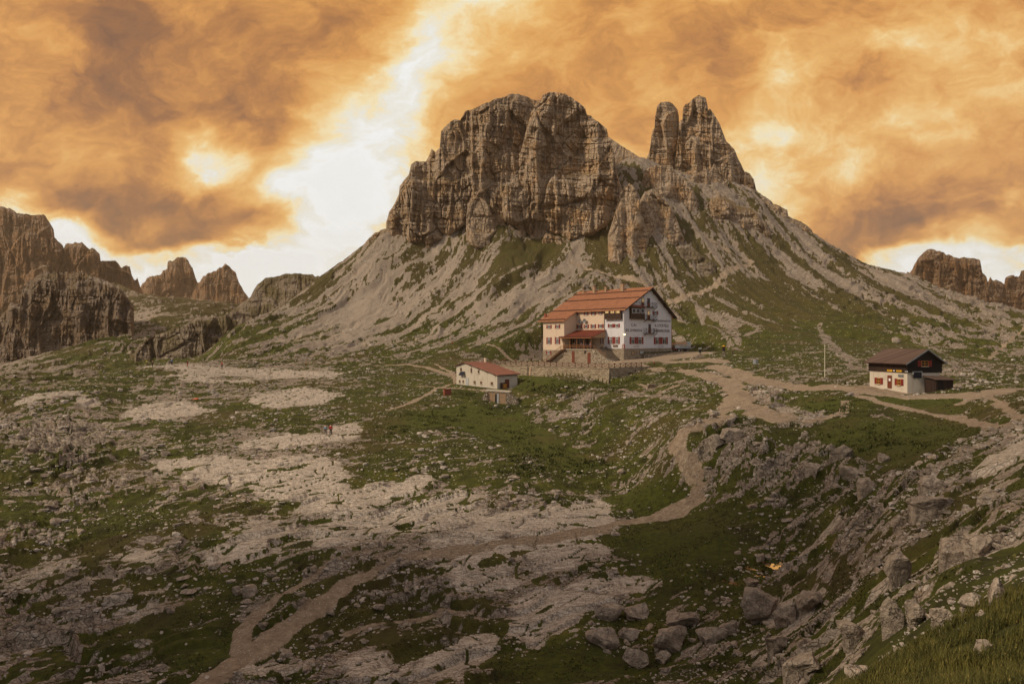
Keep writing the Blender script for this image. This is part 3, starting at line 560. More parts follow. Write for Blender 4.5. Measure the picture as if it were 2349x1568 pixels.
# ---------------------------------------------------------------- materials: land
def new_mat(name):
    m = bpy.data.materials.new(name); m.use_nodes = True
    t = NT(m.node_tree)
    for nd in list(t.N): t.N.remove(nd)
    out = t.n('ShaderNodeOutputMaterial'); b = t.n('ShaderNodeBsdfPrincipled')
    t.L.new(b.outputs[0], out.inputs[0]); b.inputs['Specular IOR Level'].default_value = .25
    return m, t, b
def land_mat():
    m, t, b = new_mat('alpine_ground')
    tc = t.n('ShaderNodeTexCoord'); P = tc.outputs['Object']
    a1 = t.N.new('ShaderNodeVertexColor'); a1.layer_name = 'm1'; a2 = t.N.new('ShaderNodeVertexColor'); a2.layer_name = 'm2'
    s1 = t.n('ShaderNodeSeparateColor', Color=a1.outputs[0]); s2 = t.n('ShaderNodeSeparateColor', Color=a2.outputs[0])
    rock, path, scree = s1.outputs[0], s1.outputs[1], s1.outputs[2]
    slab, crack, lush = s2.outputs[0], s2.outputs[1], s2.outputs[2]
    nbig = t.noise(P, .06, 4, .55); nmid = t.noise(P, .35, 5, .6); nsm = t.noise(P, 1.7, 5, .65); nfi = t.noise(P, 7.0, 4, .65); nvf = t.noise(P, 28, 3, .6)
    # grass
    gr = t.ramp(t.m('ADD', t.m('MULTIPLY', nmid, .6), t.m('MULTIPLY', nsm, .4)), [(.34, srgb(42, 36, 12)), (.45, srgb(60, 60, 15)), (.55, srgb(74, 76, 18)), (.68, srgb(106, 96, 38))])
    lu = t.ramp(nsm, [(.35, srgb(58, 62, 14)), (.65, srgb(86, 92, 24))])
    gr = t.mix(t.m('MULTIPLY', lush, .75), gr, lu)
    brn = t.ss(nbig, .5, .66)
    gr = t.mix(t.m('MULTIPLY', brn, .45), gr, srgb(92, 74, 42))
    zc = t.n('ShaderNodeSeparateXYZ', Vector=P).outputs[2]
    gr = t.mix(t.m('MULTIPLY', t.ss(zc, 0.0, 22.0), t.ss(nmid, .3, .6, .45, .85)), gr, srgb(78, 66, 34))
    gr = t.mix(t.m('MULTIPLY', t.ss(nfi, .35, .7), .45), gr, t.mix(.5, gr, (.02, .02, .006, 1)))
    # stones lying in the turf
    f1 = t.vor(P, 2.3, 'F1'); idc = t.vor(P, 2.3, 'F1', 'Color')
    sid = t.n('ShaderNodeSeparateColor', Color=idc)
    dens = t.m('ADD', t.m('MULTIPLY', nmid, .9), t.m('MULTIPLY', rock, .3))
    st = t.m('MULTIPLY', t.m('LESS_THAN', f1, t.m('MULTIPLY', sid.outputs[1], .36)), t.m('GREATER_THAN', t.m('ADD', sid.outputs[0], t.m('MULTIPLY', t.m('SUBTRACT', dens, .5), 1.6)), .72))
    st = t.m('MULTIPLY', st, t.m('SUBTRACT', 1.0, t.m('MULTIPLY', lush, .85)))
    f1b = t.vor(P, 1.05, 'F1'); sib = t.n('ShaderNodeSeparateColor', Color=t.vor(P, 1.05, 'F1', 'Color'))
    stb = t.m('MULTIPLY', t.m('LESS_THAN', t.m('ADD', f1b, t.m('MULTIPLY', nfi, .12)), t.m('MULTIPLY', sib.outputs[1], .34)), t.m('GREATER_THAN', t.m('ADD', sib.outputs[0], t.m('MULTIPLY', t.m('SUBTRACT', dens, .5), 1.6)), .84))
    st = t.m('MAXIMUM', st, t.m('MULTIPLY', stb, t.m('SUBTRACT', 1.0, lush)))
    # rock
    strk = t.n('ShaderNodeMapping', Vector=P); strk.inputs['Rotation'].default_value = (0, 0, -.5); strk.inputs['Scale'].default_value = (.5, 1.7, 1)
    ns = t.noise(strk.outputs[0], .9, 6, .65, .4)
    rc = t.ramp(t.m('ADD', t.m('MULTIPLY', ns, .55), t.m('MULTIPLY', nfi, .45)), [(.30, srgb(84, 73, 64)), (.42, srgb(128, 112, 95)), (.54, srgb(170, 152, 133)), (.68, srgb(214, 198, 178))])
    warm = t.ss(nmid, .5, .7)
    rc = t.mix(t.m('MULTIPLY', warm, .35), rc, srgb(164, 132, 106))
    ck = t.vor(strk.outputs[0], 1.5, 'DISTANCE_TO_EDGE'); ck2 = t.vor(P, 3.4, 'DISTANCE_TO_EDGE')
    cr = t.m('MAXIMUM', t.ss(ck, .0, .05, 1, 0), t.m('MULTIPLY', t.ss(ck2, 0, .06, 1, 0), t.ss(nsm, .45, .6)))
    cr = t.m('MULTIPLY', cr, t.m('SUBTRACT', 1.0, t.m('MULTIPLY', scree, .8)))
    rc = t.mix(t.m('MULTIPLY', t.m('MAXIMUM', cr, crack), .7), rc, srgb(56, 48, 32))
    slc = t.ramp(t.m('ADD', t.m('MULTIPLY', ns, .4), t.m('MULTIPLY', nfi, .6)), [(.30, srgb(122, 105, 89)), (.44, srgb(184, 166, 145)), (.60, srgb(220, 204, 184))])
    slc = t.mix(t.m('MULTIPLY', crack, .75), slc, srgb(60, 52, 34))
    rc = t.mix(t.m('MULTIPLY', slab, .85), rc, slc)
    # loose scree: finer, paler
    scn = t.ramp(t.m('ADD', t.m('MULTIPLY', nfi, .5), t.m('MULTIPLY', nvf, .5)), [(.32, srgb(110, 96, 80)), (.5, srgb(154, 138, 119)), (.66, srgb(192, 175, 154))])
    scn = t.mix(t.m('MULTIPLY', t.ss(nmid, .42, .62), .28), scn, srgb(140, 118, 96))
    rc = t.mix(scree, rc, scn)
    # paths
    pc = t.ramp(t.m('ADD', t.m('MULTIPLY', nvf, .5), t.m('MULTIPLY', nsm, .5)), [(.3, srgb(108, 91, 72)), (.5, srgb(150, 129, 105)), (.66, srgb(188, 167, 141))])
    pv = t.vor(P, 5.0, 'F1'); pid = t.n('ShaderNodeSeparateColor', Color=t.vor(P, 5.0, 'F1', 'Color'))
    pc = t.mix(t.m('MULTIPLY', t.m('LESS_THAN', pv, .28), t.m('GREATER_THAN', pid.outputs[0], .72)), pc, srgb(196, 180, 162))
    rk = t.ss(t.m('ADD', rock, t.m('MULTIPLY', t.m('SUBTRACT', nfi, .5), .9)), .38, .62)
    stc = t.mix(nfi, srgb(150, 134, 118), srgb(224, 208, 190))
    c = t.mix(rk, gr, rc)
    c = t.mix(st, c, stc)
    pk = t.ss(t.m('ADD', path, t.m('ADD', t.m('MULTIPLY', t.m('SUBTRACT', nsm, .5), .9), t.m('MULTIPLY', t.m('SUBTRACT', nfi, .5), .9))), .38, .62)
    c = t.mix(pk, c, pc)
    t.L.new(c, b.inputs['Base Color']); b.inputs['Roughness'].default_value = .95
    h = t.m('ADD', t.m('MULTIPLY', nsm, .5), t.m('ADD', t.m('MULTIPLY', nfi, .22), t.m('MULTIPLY', nvf, .07)))
    h = t.m('MULTIPLY', t.m('ADD', h, t.m('MULTIPLY', st, .25)), t.m('SUBTRACT', 1.0, t.m('MULTIPLY', slab, .5)))
    h = t.m('SUBTRACT', h, t.m('MULTIPLY', t.m('MULTIPLY', cr, rk), .25))
    bp = t.n('ShaderNodeBump', Height=h, Strength=1.0, Distance=.6)
    t.L.new(bp.outputs[0], b.inputs['Normal'])
    return m
def cliff_mat(name, base, warmc, darkc, S=1.0):
    """fractured dolomite; S enlarges the pattern for far faces"""
    m, t, b = new_mat(name)
    tc = t.n('ShaderNodeTexCoord'); P = tc.outputs['Object']
    mp = t.n('ShaderNodeMapping', Vector=P); mp.inputs['Scale'].default_value = (1/S, 1/S, 1/S); P = mp.outputs[0]
    vert = t.n('ShaderNodeMapping', Vector=P); vert.inputs['Scale'].default_value = (1, 1, .16)
    hor = t.n('ShaderNodeMapping', Vector=P); hor.inputs['Scale'].default_value = (.10, .10, 1)
    hor.inputs['Rotation'].default_value = (0, math.radians(3), 0)
    nv = t.noise(vert.outputs[0], .35, 5, .65, .3); nv2 = t.noise(vert.outputs[0], 1.3, 5, .7, .2)
    nh = t.noise(hor.outputs[0], .9, 5, .65, .1)
    n = t.noise(P, .12, 5, .6); nf = t.noise(P, 1.6, 6, .7); nff = t.noise(P, 6, 4, .7)
    v = t.m('ADD', t.m('MULTIPLY', nv2, .4), t.m('ADD', t.m('MULTIPLY', nf, .35), t.m('MULTIPLY', nh, .25)))
    c = t.ramp(v, [(.32, darkc), (.48, base), (.62, tuple(min(1, x*1.35) for x in base[:3])+(1,))])
    c = t.mix(t.m('MULTIPLY', t.ss(n, .46, .62), .6), c, warmc)
    c = t.mix(t.m('MULTIPLY', t.ss(nv, .50, .64), .6), c, darkc)
    vv = t.n('ShaderNodeMapping', Vector=P); vv.inputs['Scale'].default_value = (1, 1, .42)
    dist = t.vm('ADD', vv.outputs[0], t.vm('SCALE', t.noise(P, .5, 3, .6, 0, 'Color'), scale=1.4))
    e1 = t.ss(t.vor(dist, .34, 'DISTANCE_TO_EDGE'), 0, .04, 1, 0)
    e2 = t.ss(t.vor(dist, .95, 'DISTANCE_TO_EDGE'), 0, .05, 1, 0)
    hl = t.ss(t.m('ABSOLUTE', t.m('SUBTRACT', nh, .5)), 0, .02, 1, 0)
    cr = t.m('MAXIMUM', e1, t.m('MAXIMUM', t.m('MULTIPLY', e2, .6), t.m('MULTIPLY', hl, .22)))
    c = t.mix(t.m('MULTIPLY', cr, .28), c, tuple(x*.45 for x in darkc[:3])+(1,))
    # ledges that hold a little rubble and turf
    geo = t.n('ShaderNodeNewGeometry'); nz = t.n('ShaderNodeSeparateXYZ', Vector=geo.outputs['Normal']).outputs[2]
    led = t.ss(t.m('ADD', nz, t.m('MULTIPLY', t.m('SUBTRACT', nf, .5), .5)), .62, .8)
    c = t.mix(t.m('MULTIPLY', led, .7), c, t.mix(t.ss(n, .45, .55), srgb(172, 154, 134), srgb(96, 84, 42)))
    t.L.new(c, b.inputs['Base Color']); b.inputs['Roughness'].default_value = .95
    h = t.m('ADD', t.m('MULTIPLY', nf, .5), t.m('ADD', t.m('MULTIPLY', nv2, .5), t.m('MULTIPLY', nff, .15)))
    h = t.m('SUBTRACT', t.m('ADD', h, t.m('MULTIPLY', nh, .5)), t.m('MULTIPLY', cr, .3))
    bp = t.n('ShaderNodeBump', Height=h, Strength=1.0, Distance=1.5*S)
    t.L.new(bp.outputs[0], b.inputs['Normal'])
    return m
M_LAND = land_mat()
# ---------------------------------------------------------------- the ground sheet
def build_ground():
    azf = np.linspace(math.radians(-40), math.radians(40), 1500)
    side = np.radians(np.concatenate([np.linspace(41, 60, 30), np.linspace(64, 180, 24)]))
    az = np.concatenate([-side[::-1], azf, side])
    lr = [math.log(2.4)]
    while lr[-1] < math.log(9000):
        r = math.exp(lr[-1]); st = .0048
        if 225 < r < 400: st = .0027
        elif r < 14: st = .009
        elif r > 560: st = .06
        lr.append(lr[-1]+st)
    r = np.exp(np.array(lr))
    A_, R_ = np.meshgrid(az, r); X = R_*np.sin(A_); Y = R_*np.cos(A_)
    z, rock, pth, sc, slb, crack, grn, rg = ground(X, Y)
    V_ = np.stack([X, Y, z], -1).reshape(-1, 3)
    m1 = np.stack([rock, pth, sc, np.ones_like(rock)], -1).reshape(-1, 4)
    m2 = np.stack([slb, crack, grn, np.ones_like(rock)], -1).reshape(-1, 4)
    me = mesh_np('ground', V_, grid_faces(len(r), len(az)), M_LAND, {'m1': m1, 'm2': m2})
    o = bpy.data.objects.new('ground', me); link(o, kind='structure')
    print('ground', len(V_))
build_ground()
# ---------------------------------------------------------------- cliffs: faceted relief with its own distance, depth and back
def Z1(x, y): return (808.1+x*.26371, 187.9+y*.26371)
def Z2(x, y): return (1315.4+x*.26363, 187.9+y*.26363)
def Z3(x, y): return (x*.32003, 451.0+y*.32003)
def Z4(x, y): return (1785.2+x*.24, 526.2+y*.24)
def relief(name, top, bot, Y0, mat, du=.4, lean=.25, thick=40, amp=1.0, S=1.0, jag=1.0, bulge=10, seed=1, nv=260, slopefoot=0, kind='structure', smooth=False, pw=1.0, strata=1.0):
    """top, bot: image outlines of the crest and the foot. Y0: distance of the foot. lean: metres back per metre up"""
    top = np.array(top, float); bot = np.array(bot, float); bot[:,1] += 14
    x0, x1 = top[0,0], top[-1,0]
    n = max(30, int((x1-x0)/du)); px = np.linspace(x0, x1, n)
    tp = np.interp(px, top[:,0], top[:,1]); bt = np.interp(px, bot[:,0], bot[:,1])
    X = (px-CX)/F*Y0
    tp = tp + jag*((fbm(X/(9*S), X*0+3.3*seed, 4, 100+seed, .6)-.5)*9 + (vn(X/(1.6*S), X*0+1, 110+seed)-.5)*3.0)*sst(np.minimum(px-x0, x1-px), -4, 25)
    zt = (CY-tp)/F; zb = (CY-bt)/F
    v = np.linspace(0, 1, nv)[:,None]
    e = (px-x0)/(x1-x0); side = 1-np.sqrt(np.clip(1-(2*e-1)**2, 0, 1)); side = side**1.5
    s = (zb+(zt-zb)*v)                                # tangent of elevation
    hh = s-zb
    # distance with height: leaning face; rounded off near the crest
    Yc = Y0 + lean*Y0*hh**1 + side*bulge + bulge*.9*np.maximum(0, v-.82)**2*20*(.15)
    Xc = np.broadcast_to(X, Yc.shape); Zc = s*Y0
    a, z = Xc/S, Zc/S
    wob = (fbm(a/14, z/30, 3, 7+seed)-.5)*12
    p1 = ridged((a+wob)/22, z/120, 2, 20+seed)
    p2 = ridged((a+wob*.7)/8.5, z/45, 3, 30+seed)
    p3 = ridged((a+wob*.4)/3.0, z/14, 3, 40+seed)
    tz = z+.06*a+(fbm(a/30, z/30, 2, 55)-.5)*5
    st1 = np.abs(((tz/9.0) % 1)-.5)*2; st2 = np.abs(((tz/2.7+.4*vn(a/9, z/3, 66)) % 1)-.5)*2
    f1, f2, idv = worley((a+wob*.3)/4.2, z/7.5, 5+seed)
    g1, g2, idw = worley((a+wob*.2)/1.6, z/2.4, 6+seed)
    d_ = 10.0*(p1-.5)+7.5*(p2-.5)+3.4*(p3-.5)+7*(fbm(a/26, z/22, 3, 93)-.5)*2
    b1, b2, idb = worley((a+wob)/13, (z+wob*.5)/19, 15+seed)
    d_ += 7.5*(idb-.5)*sst(b2-b1, .0, .12)
    d_ += 2.6*(idv-.5)*sst(f2-f1, .02, .2)-.8*(1-sst(f2-f1, .0, .12))
    d_ += .8*(idw-.5)*sst(g2-g1, .02, .2)-.5*(1-sst(g2-g1, .0, .15))
    d_ += strata*(-.5*sst(st1, .86, 1)*sst(fbm(a/16, z/12, 2, 99), .42, .6)-.45*sst(st2, .75, 1)+1.0*(fbm(a/40, tz/3.2, 3, 77)-.5)*2)
    d_ += (fbm(a/1.1, z/1.1, 3, 88, .6)-.5)*1.0
    d_ *= amp*S*pw*sst(v, -.05, .06)*lerp(1, .55, sst(v, .93, 1))
    Yc = Yc-d_
    if slopefoot: Yc = Yc-slopefoot*np.maximum(0, .35-v)**1.5
    # keep the outline: real x and z follow the true distance
    k = Yc/Y0
    Xc = Xc*k; Zc = Zc*k
    rows_X, rows_Y, rows_Z = [Xc], [Yc], [Zc]
    yt, xt, ztp = Yc[-1], Xc[-1], Zc[-1]; zbk = Zc[0]
    for q in (.05, .12, .3, .6, 1.0, 1.3):
        yb = yt+thick*q; drop = .02*q+(ztp-zbk)/yt*(q/1.3)**1.4
        rows_X.append((xt*yb/yt)[None]); rows_Y.append(yb[None]); rows_Z.append(((ztp/yt-drop)*yb)[None])
    X_, Y_, Z_ = np.concatenate(rows_X), np.concatenate(rows_Y), np.concatenate(rows_Z)
    V_ = np.stack([X_, Y_, Z_], -1).reshape(-1, 3)
    me = mesh_np(name, V_, grid_faces(X_.shape[0], X_.shape[1]), mat, smooth=smooth)
    o = bpy.data.objects.new(name, me); link(o, kind=kind)
    return o
M_C1 = cliff_mat('dolomite', srgb(194, 168, 138), srgb(208, 160, 108), srgb(132, 110, 90))
M_C2 = cliff_mat('weathered_dolomite', srgb(184, 159, 131), srgb(194, 154, 110), srgb(124, 105, 87))
M_C5 = cliff_mat('dark_dolomite', srgb(138, 118, 98), srgb(150, 118, 84), srgb(84, 70, 58))  # darker brown rock tone for the left mid-distance cliff
M_C3 = cliff_mat('distant_dolomite', srgb(152, 120, 90), srgb(176, 128, 86), srgb(100, 78, 60), 2.2)
M_C4 = cliff_mat('grassy_crag', srgb(146, 128, 104), srgb(112, 98, 54), srgb(92, 80, 60), 1.2)
# main body
relief('mountain_face', [Z1(295,1215),Z1(305,1190),Z1(320,1130),Z1(370,1060),Z1(405,970),Z1(412,900),Z1(490,800),Z1(512,710),Z1(560,680),Z1(640,685),Z1(665,640),Z1(690,575),Z1(725,612),Z1(760,575),Z1(765,500),Z1(772,430),Z1(800,390),Z1(850,340),Z1(895,315),Z1(940,325),Z1(980,255),Z1(1050,240),Z1(1130,200),Z1(1250,135),Z1(1330,130),Z1(1410,97),Z1(1500,120),Z1(1560,145),Z1(1640,160),Z1(1760,160),Z1(1860,220),Z1(1960,330)],
  [Z1(295,1300),Z1(330,1330),Z1(560,1440),Z1(640,1440),Z1(900,1240),Z1(1000,1180),Z1(1080,1060),Z1(1200,1070),Z1(1400,1200),Z1(1550,1300),Z1(1960,1300)], 336, M_C2, lean=.42, thick=55, bulge=14, seed=3, nv=420, amp=1.15)
relief('mountain_buttress', [Z1(1440,700),Z1(1500,480),Z1(1560,250),Z1(1635,165),Z1(1655,112),Z1(1720,85),Z1(1860,100),Z1(1950,170),Z1(2025,225),Z1(2040,285),Z1(2138,345),Z2(220,345),Z2(290,420),Z2(305,480),Z2(350,600),Z2(380,800),Z2(430,950)],
  [Z1(1440,1180),Z1(1520,1330),Z1(1560,1395),Z1(1720,1420),Z1(1900,1400),Z1(2010,1350),Z2(20,1380),Z2(120,1320),Z2(300,1190),Z2(430,1190)], 330, M_C1, lean=.20, thick=60, bulge=16, seed=9, nv=420, amp=1.0, strata=1.3)
relief('crag', [Z1(95,1460),Z1(112,1395),Z1(180,1320),Z1(250,1290),Z1(330,1270),Z1(420,1290)], [Z1(95,1490),Z1(200,1500),Z1(420,1430)], 334, M_C2, lean=.5, thick=14, bulge=4, seed=4, nv=70, amp=.45)
relief('crag', [Z1(990,1180),Z1(1005,1060),Z1(1040,1000),Z1(1085,985),Z1(1150,1030),Z1(1200,1110),Z1(1240,1190),Z1(1260,1290)], [Z1(990,1330),Z1(1080,1400),Z1(1200,1400),Z1(1260,1350)], 326, M_C2, lean=.3, thick=18, bulge=6, seed=5, nv=130, amp=.5)
relief('crag', [Z2(300,1330),Z2(345,1200),Z2(400,1000),Z2(440,920),Z2(490,880),Z2(540,940),Z2(590,1080),Z2(620,1230),Z2(660,1380)], [Z2(300,1500),Z2(450,1580),Z2(660,1540)], 306, M_C1, lean=.42, thick=26, bulge=8, seed=6, nv=200, amp=.6)
relief('crag', [Z2(560,1060),Z2(620,960),Z2(700,930),Z2(800,1040),Z2(860,1100),Z2(920,1250),Z2(980,1400)], [Z2(560,1420),Z2(800,1520),Z2(980,1500)], 316, M_C2, lean=.5, thick=26, bulge=9, seed=7, nv=200, amp=.65)
relief('crag', [Z2(590,880),Z2(620,770),Z2(720,735),Z2(850,720),Z2(900,790),Z2(1000,870),Z2(1050,950),Z2(1080,1060)], [Z2(590,1000),Z2(800,1130),Z2(1000,1210),Z2(1080,1180)], 346, M_C1, lean=.3, thick=36, bulge=8, seed=8, nv=150, amp=.55)
relief('rock_tower', [Z2(600,760),Z2(625,690),Z2(660,610),Z2(685,430),Z2(705,400),Z2(712,300),Z2(728,215),Z2(760,180),Z2(830,174),Z2(870,195),Z2(905,240),Z2(918,300),Z2(905,370),Z2(899,420),Z2(905,520),Z2(920,620)],
  [Z2(600,830),Z2(760,830),Z2(920,800)], 404, M_C1, du=.3, lean=.10, thick=22, bulge=14, seed=12, nv=260, amp=.45, jag=.5, strata=2.2)
relief('rock_tower', [Z2(880,760),Z2(900,560),Z2(915,440),Z2(918,350),Z2(940,330),Z2(948,330),Z2(952,230),Z2(975,195),Z2(1010,180),Z2(1040,140),Z2(1090,112),Z2(1150,135),Z2(1166,200),Z2(1172,245),Z2(1187,228),Z2(1240,310),Z2(1275,370),Z2(1330,520),Z2(1360,548),Z2(1400,590),Z2(1440,680),Z2(1490,780),Z2(1530,790),Z2(1570,850),Z2(1590,940),Z2(1640,990),Z2(1700,1040),Z2(1760,1100)],
  [Z2(880,900),Z2(1000,960),Z2(1250,980),Z2(1500,1090),Z2(1760,1200)], 392, M_C1, du=.35, lean=.28, thick=40, bulge=16, seed=15, nv=380, amp=.8, strata=1.5, jag=.6)
relief('crag', [Z2(1560,1010),Z2(1640,990),Z2(1700,1040),Z2(1716,1065),Z2(1750,1060),Z2(1860,1105),Z2(1872,1170),Z2(1980,1205),Z2(2070,1290),Z2(2100,1340),Z2(2200,1410),Z2(2290,1460)],
  [Z2(1560,1120),Z2(1860,1280),Z2(2290,1560)], 372, M_C2, lean=.5, thick=18, bulge=4, seed=16, nv=90, amp=.4)
relief('crag', [Z2(900,960),Z2(1020,830),Z2(1130,760),Z2(1200,755),Z2(1290,800),Z2(1340,880),Z2(1360,990)], [Z2(900,1040),Z2(1100,1000),Z2(1360,1050)], 372, M_C1, lean=.3, thick=20, bulge=7, seed=18, nv=130, amp=.5)
relief('crag', [(1470,500),(1500,470),(1540,478),(1570,455),(1610,470),(1650,440),(1690,468),(1730,480),(1760,520),(1790,560)], [(1470,560),(1560,585),(1680,590),(1790,600)], 334, M_C2, lean=1.0, thick=30, bulge=7, seed=41, nv=170, amp=.8, jag=1.4)
relief('crag', [(1500,600),(1530,570),(1580,560),(1610,585),(1640,600),(1660,640)], [(1500,640),(1580,660),(1660,665)], 303, M_C4, lean=.8, thick=20, bulge=5, seed=42, nv=100, amp=.5, jag=1.2)
relief('crag', [(1372,330),(1396,314),(1408,322),(1444,346),(1479,369),(1530,384),(1585,400),(1620,430)], [(1372,500),(1450,505),(1560,500),(1620,490)], 362, M_C2, lean=.8, thick=30, bulge=6, seed=44, nv=150, amp=.5, jag=.5)
relief('crag', [(1105,480),(1130,462),(1165,452),(1195,470),(1225,520)], [(1105,505),(1150,520),(1225,545)], 333, M_C2, lean=.7, thick=20, bulge=5, seed=46, nv=110, amp=.55, jag=1.2)
# left: mid distance cliffs, grassy hills
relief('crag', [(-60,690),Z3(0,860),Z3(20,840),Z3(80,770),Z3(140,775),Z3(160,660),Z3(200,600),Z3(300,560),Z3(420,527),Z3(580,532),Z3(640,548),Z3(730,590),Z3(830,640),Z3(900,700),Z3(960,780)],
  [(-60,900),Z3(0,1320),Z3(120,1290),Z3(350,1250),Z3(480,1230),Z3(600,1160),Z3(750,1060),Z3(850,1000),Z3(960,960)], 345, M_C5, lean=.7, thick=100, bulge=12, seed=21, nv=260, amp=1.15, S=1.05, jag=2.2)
relief('hills', [Z3(600,560),Z3(830,620),Z3(1000,690),Z3(1100,705),Z3(1200,728),Z3(1330,790),Z3(1400,760),Z3(1500,770),Z3(1700,790)], [Z3(600,900),Z3(1000,980),Z3(1400,1000),Z3(1700,1000)], 470, M_C4, lean=1.4, thick=90, bulge=10, seed=22, nv=150, amp=.7, S=1.3, pw=.8)
relief('hills', [Z3(1290,1120),Z3(1400,990),Z3(1560,880),Z3(1700,790),Z3(1790,720),Z3(1850,625),Z3(1920,582),Z3(2030,552),Z3(2140,548),Z3(2290,572),Z3(2400,600),Z3(2500,640)], [Z3(1290,1190),Z3(1700,1150),Z3(2500,900)], 372, M_C4, lean=1.1, thick=70, bulge=10, seed=23, nv=200, amp=.75, pw=.8)
relief('crag', [Z3(860,1190),Z3(1000,1060),Z3(1050,1010),Z3(1200,960),Z3(1330,900),Z3(1400,870),Z3(1500,880),Z3(1600,850),Z3(1700,820),Z3(1760,850)], [Z3(860,1260),Z3(1760,1160)], 300, M_C4, lean=.9, thick=40, bulge=8, seed=24, nv=160, amp=.9, pw=1.0)
# far mountains
relief('mountain', [(-80,470),Z3(0,75),Z3(60,85),Z3(150,130),Z3(240,125),Z3(310,118),Z3(350,170),Z3(385,240),Z3(392,300),Z3(450,350),Z3(458,370),Z3(470,340),Z3(520,340),Z3(580,323),Z3(640,370),Z3(680,363),Z3(715,400),Z3(722,450),Z3(830,460),Z3(870,510),Z3(930,500),Z3(946,570),Z3(960,600),Z3(970,600),Z3(985,578),Z3(1005,645),Z3(1030,700)],
  [(-80,780),Z3(0,760),Z3(500,760),Z3(1030,830)], 900, M_C3, lean=.30, thick=160, bulge=60, seed=31, nv=330, amp=1.1, S=2.0, jag=1.2)
relief('mountain', [Z3(1000,660),Z3(1020,620),Z3(1070,578),Z3(1160,556),Z3(1172,530),Z3(1198,520),Z3(1202,480),Z3(1250,450),Z3(1310,430),Z3(1350,460),Z3(1380,500),Z3(1402,570),Z3(1420,625),Z3(1470,690)], [Z3(1000,860),Z3(1470,860)], 1350, M_C3, lean=.5, thick=200, bulge=60, seed=32, nv=150, amp=1.1, S=2.4, jag=1.5)
relief('mountain', [Z3(1380,690),Z3(1415,618),Z3(1480,560),Z3(1560,515),Z3(1612,488),Z3(1655,512),Z3(1690,542),Z3(1712,610),Z3(1760,690),Z3(1790,740)], [Z3(1380,860),Z3(1790,860)], 1300, M_C3, lean=.5, thick=200, bulge=60, seed=33, nv=150, amp=1.1, S=2.4, jag=1.5)
relief('mountain', [Z4(1150,500),Z4(1200,445),Z4(1240,395),Z4(1256,410),Z4(1280,388),Z4(1330,280),Z4(1400,212),Z4(1430,185),Z4(1460,180),Z4(1560,208),Z4(1600,240),Z4(1720,272),Z4(1870,272),Z4(1930,300),Z4(1950,410),Z4(1990,450),Z4(2004,500),Z4(2025,460),Z4(2050,498),Z4(2110,485),Z4(2160,512),Z4(2170,460),Z4(2200,430),Z4(2250,436),Z4(2262,455),Z4(2310,432),Z4(2322,395),Z4(2360,388),Z4(2500,350),Z4(2600,450)],
  [Z4(1150,900),Z4(2600,1000)], 880, M_C3, lean=.28, thick=160, bulge=60, seed=35, nv=280, amp=1.05, S=2.0, jag=1.0)

# unseen ridge added left of and behind the viewer to shade the near ground
def added_shade_ridge():
    n1, n2 = 200, 260
    x = np.linspace(-330, -95, n1); y = np.linspace(-75, 14, n2); Xr, Yr = np.meshgrid(x, y)
    e1 = sst(Xr, -330, -215)*(1-sst(Xr, -205, -95)); e2 = sst(-Yr, -14, 8)*sst(Yr, -75, -36)
    h = e1*e2*(225+30*(fbm(Xr/40, Yr/40, 4, 611)-.5)*2)+ridged(Xr/24, Yr/30, 4, 621)*26*e1*e2-48
    me = mesh_np('mountain', np.stack([Xr, Yr, h], -1).reshape(-1, 3), grid_faces(n2, n1), M_C2, smooth=False); link(bpy.data.objects.new('mountain', me), kind='structure')  # shares the peaks' object name but is the added shade caster
added_shade_ridge()
# ---------------------------------------------------------------- building helpers
def simple_mat(name, col, rough=.7, metal=0.0, var=.18, scale=3.0, emit=None, bump=.0):
    m, t, b = new_mat(name)
    tc = t.n('ShaderNodeTexCoord'); P = tc.outputs['Object']
    n = t.noise(P, scale, 4, .6)
    c = t.mix(t.ss(n, .3, .7), tuple(x*(1-var) for x in col[:3])+(1,), tuple(min(1, x*(1+var)) for x in col[:3])+(1,))
    t.L.new(c, b.inputs['Base Color']); b.inputs['Roughness'].default_value = rough; b.inputs['Metallic'].default_value = metal
    if emit: b.inputs['Emission Color'].default_value = emit[0]; b.inputs['Emission Strength'].default_value = emit[1]
    if bump:
        bp = t.n('ShaderNodeBump', Height=n, Strength=.6, Distance=bump); t.L.new(bp.outputs[0], b.inputs['Normal'])
    return m
def plaster_mat(name, col, stain):
    m, t, b = new_mat(name); P = t.n('ShaderNodeTexCoord').outputs['Object']
    st = t.n('ShaderNodeMapping', Vector=P); st.inputs['Scale'].default_value = (1, 1, .12)
    n1 = t.noise(st.outputs[0], 1.6, 5, .65); n2 = t.noise(P, .7, 5, .6); n3 = t.noise(P, 9, 3, .6)
    c = t.mix(t.m('MULTIPLY', t.ss(n1, .52, .75), .45), col, stain)
    c = t.mix(t.m('MULTIPLY', t.ss(n2, .52, .7), .35), c, stain)
    c = t.mix(t.m('MULTIPLY', n3, .12), c, stain)
    t.L.new(c, b.inputs['Base Color']); b.inputs['Roughness'].default_value = .9
    bp = t.n('ShaderNodeBump', Height=n3, Strength=.3, Distance=.03); t.L.new(bp.outputs[0], b.inputs['Normal'])
    return m
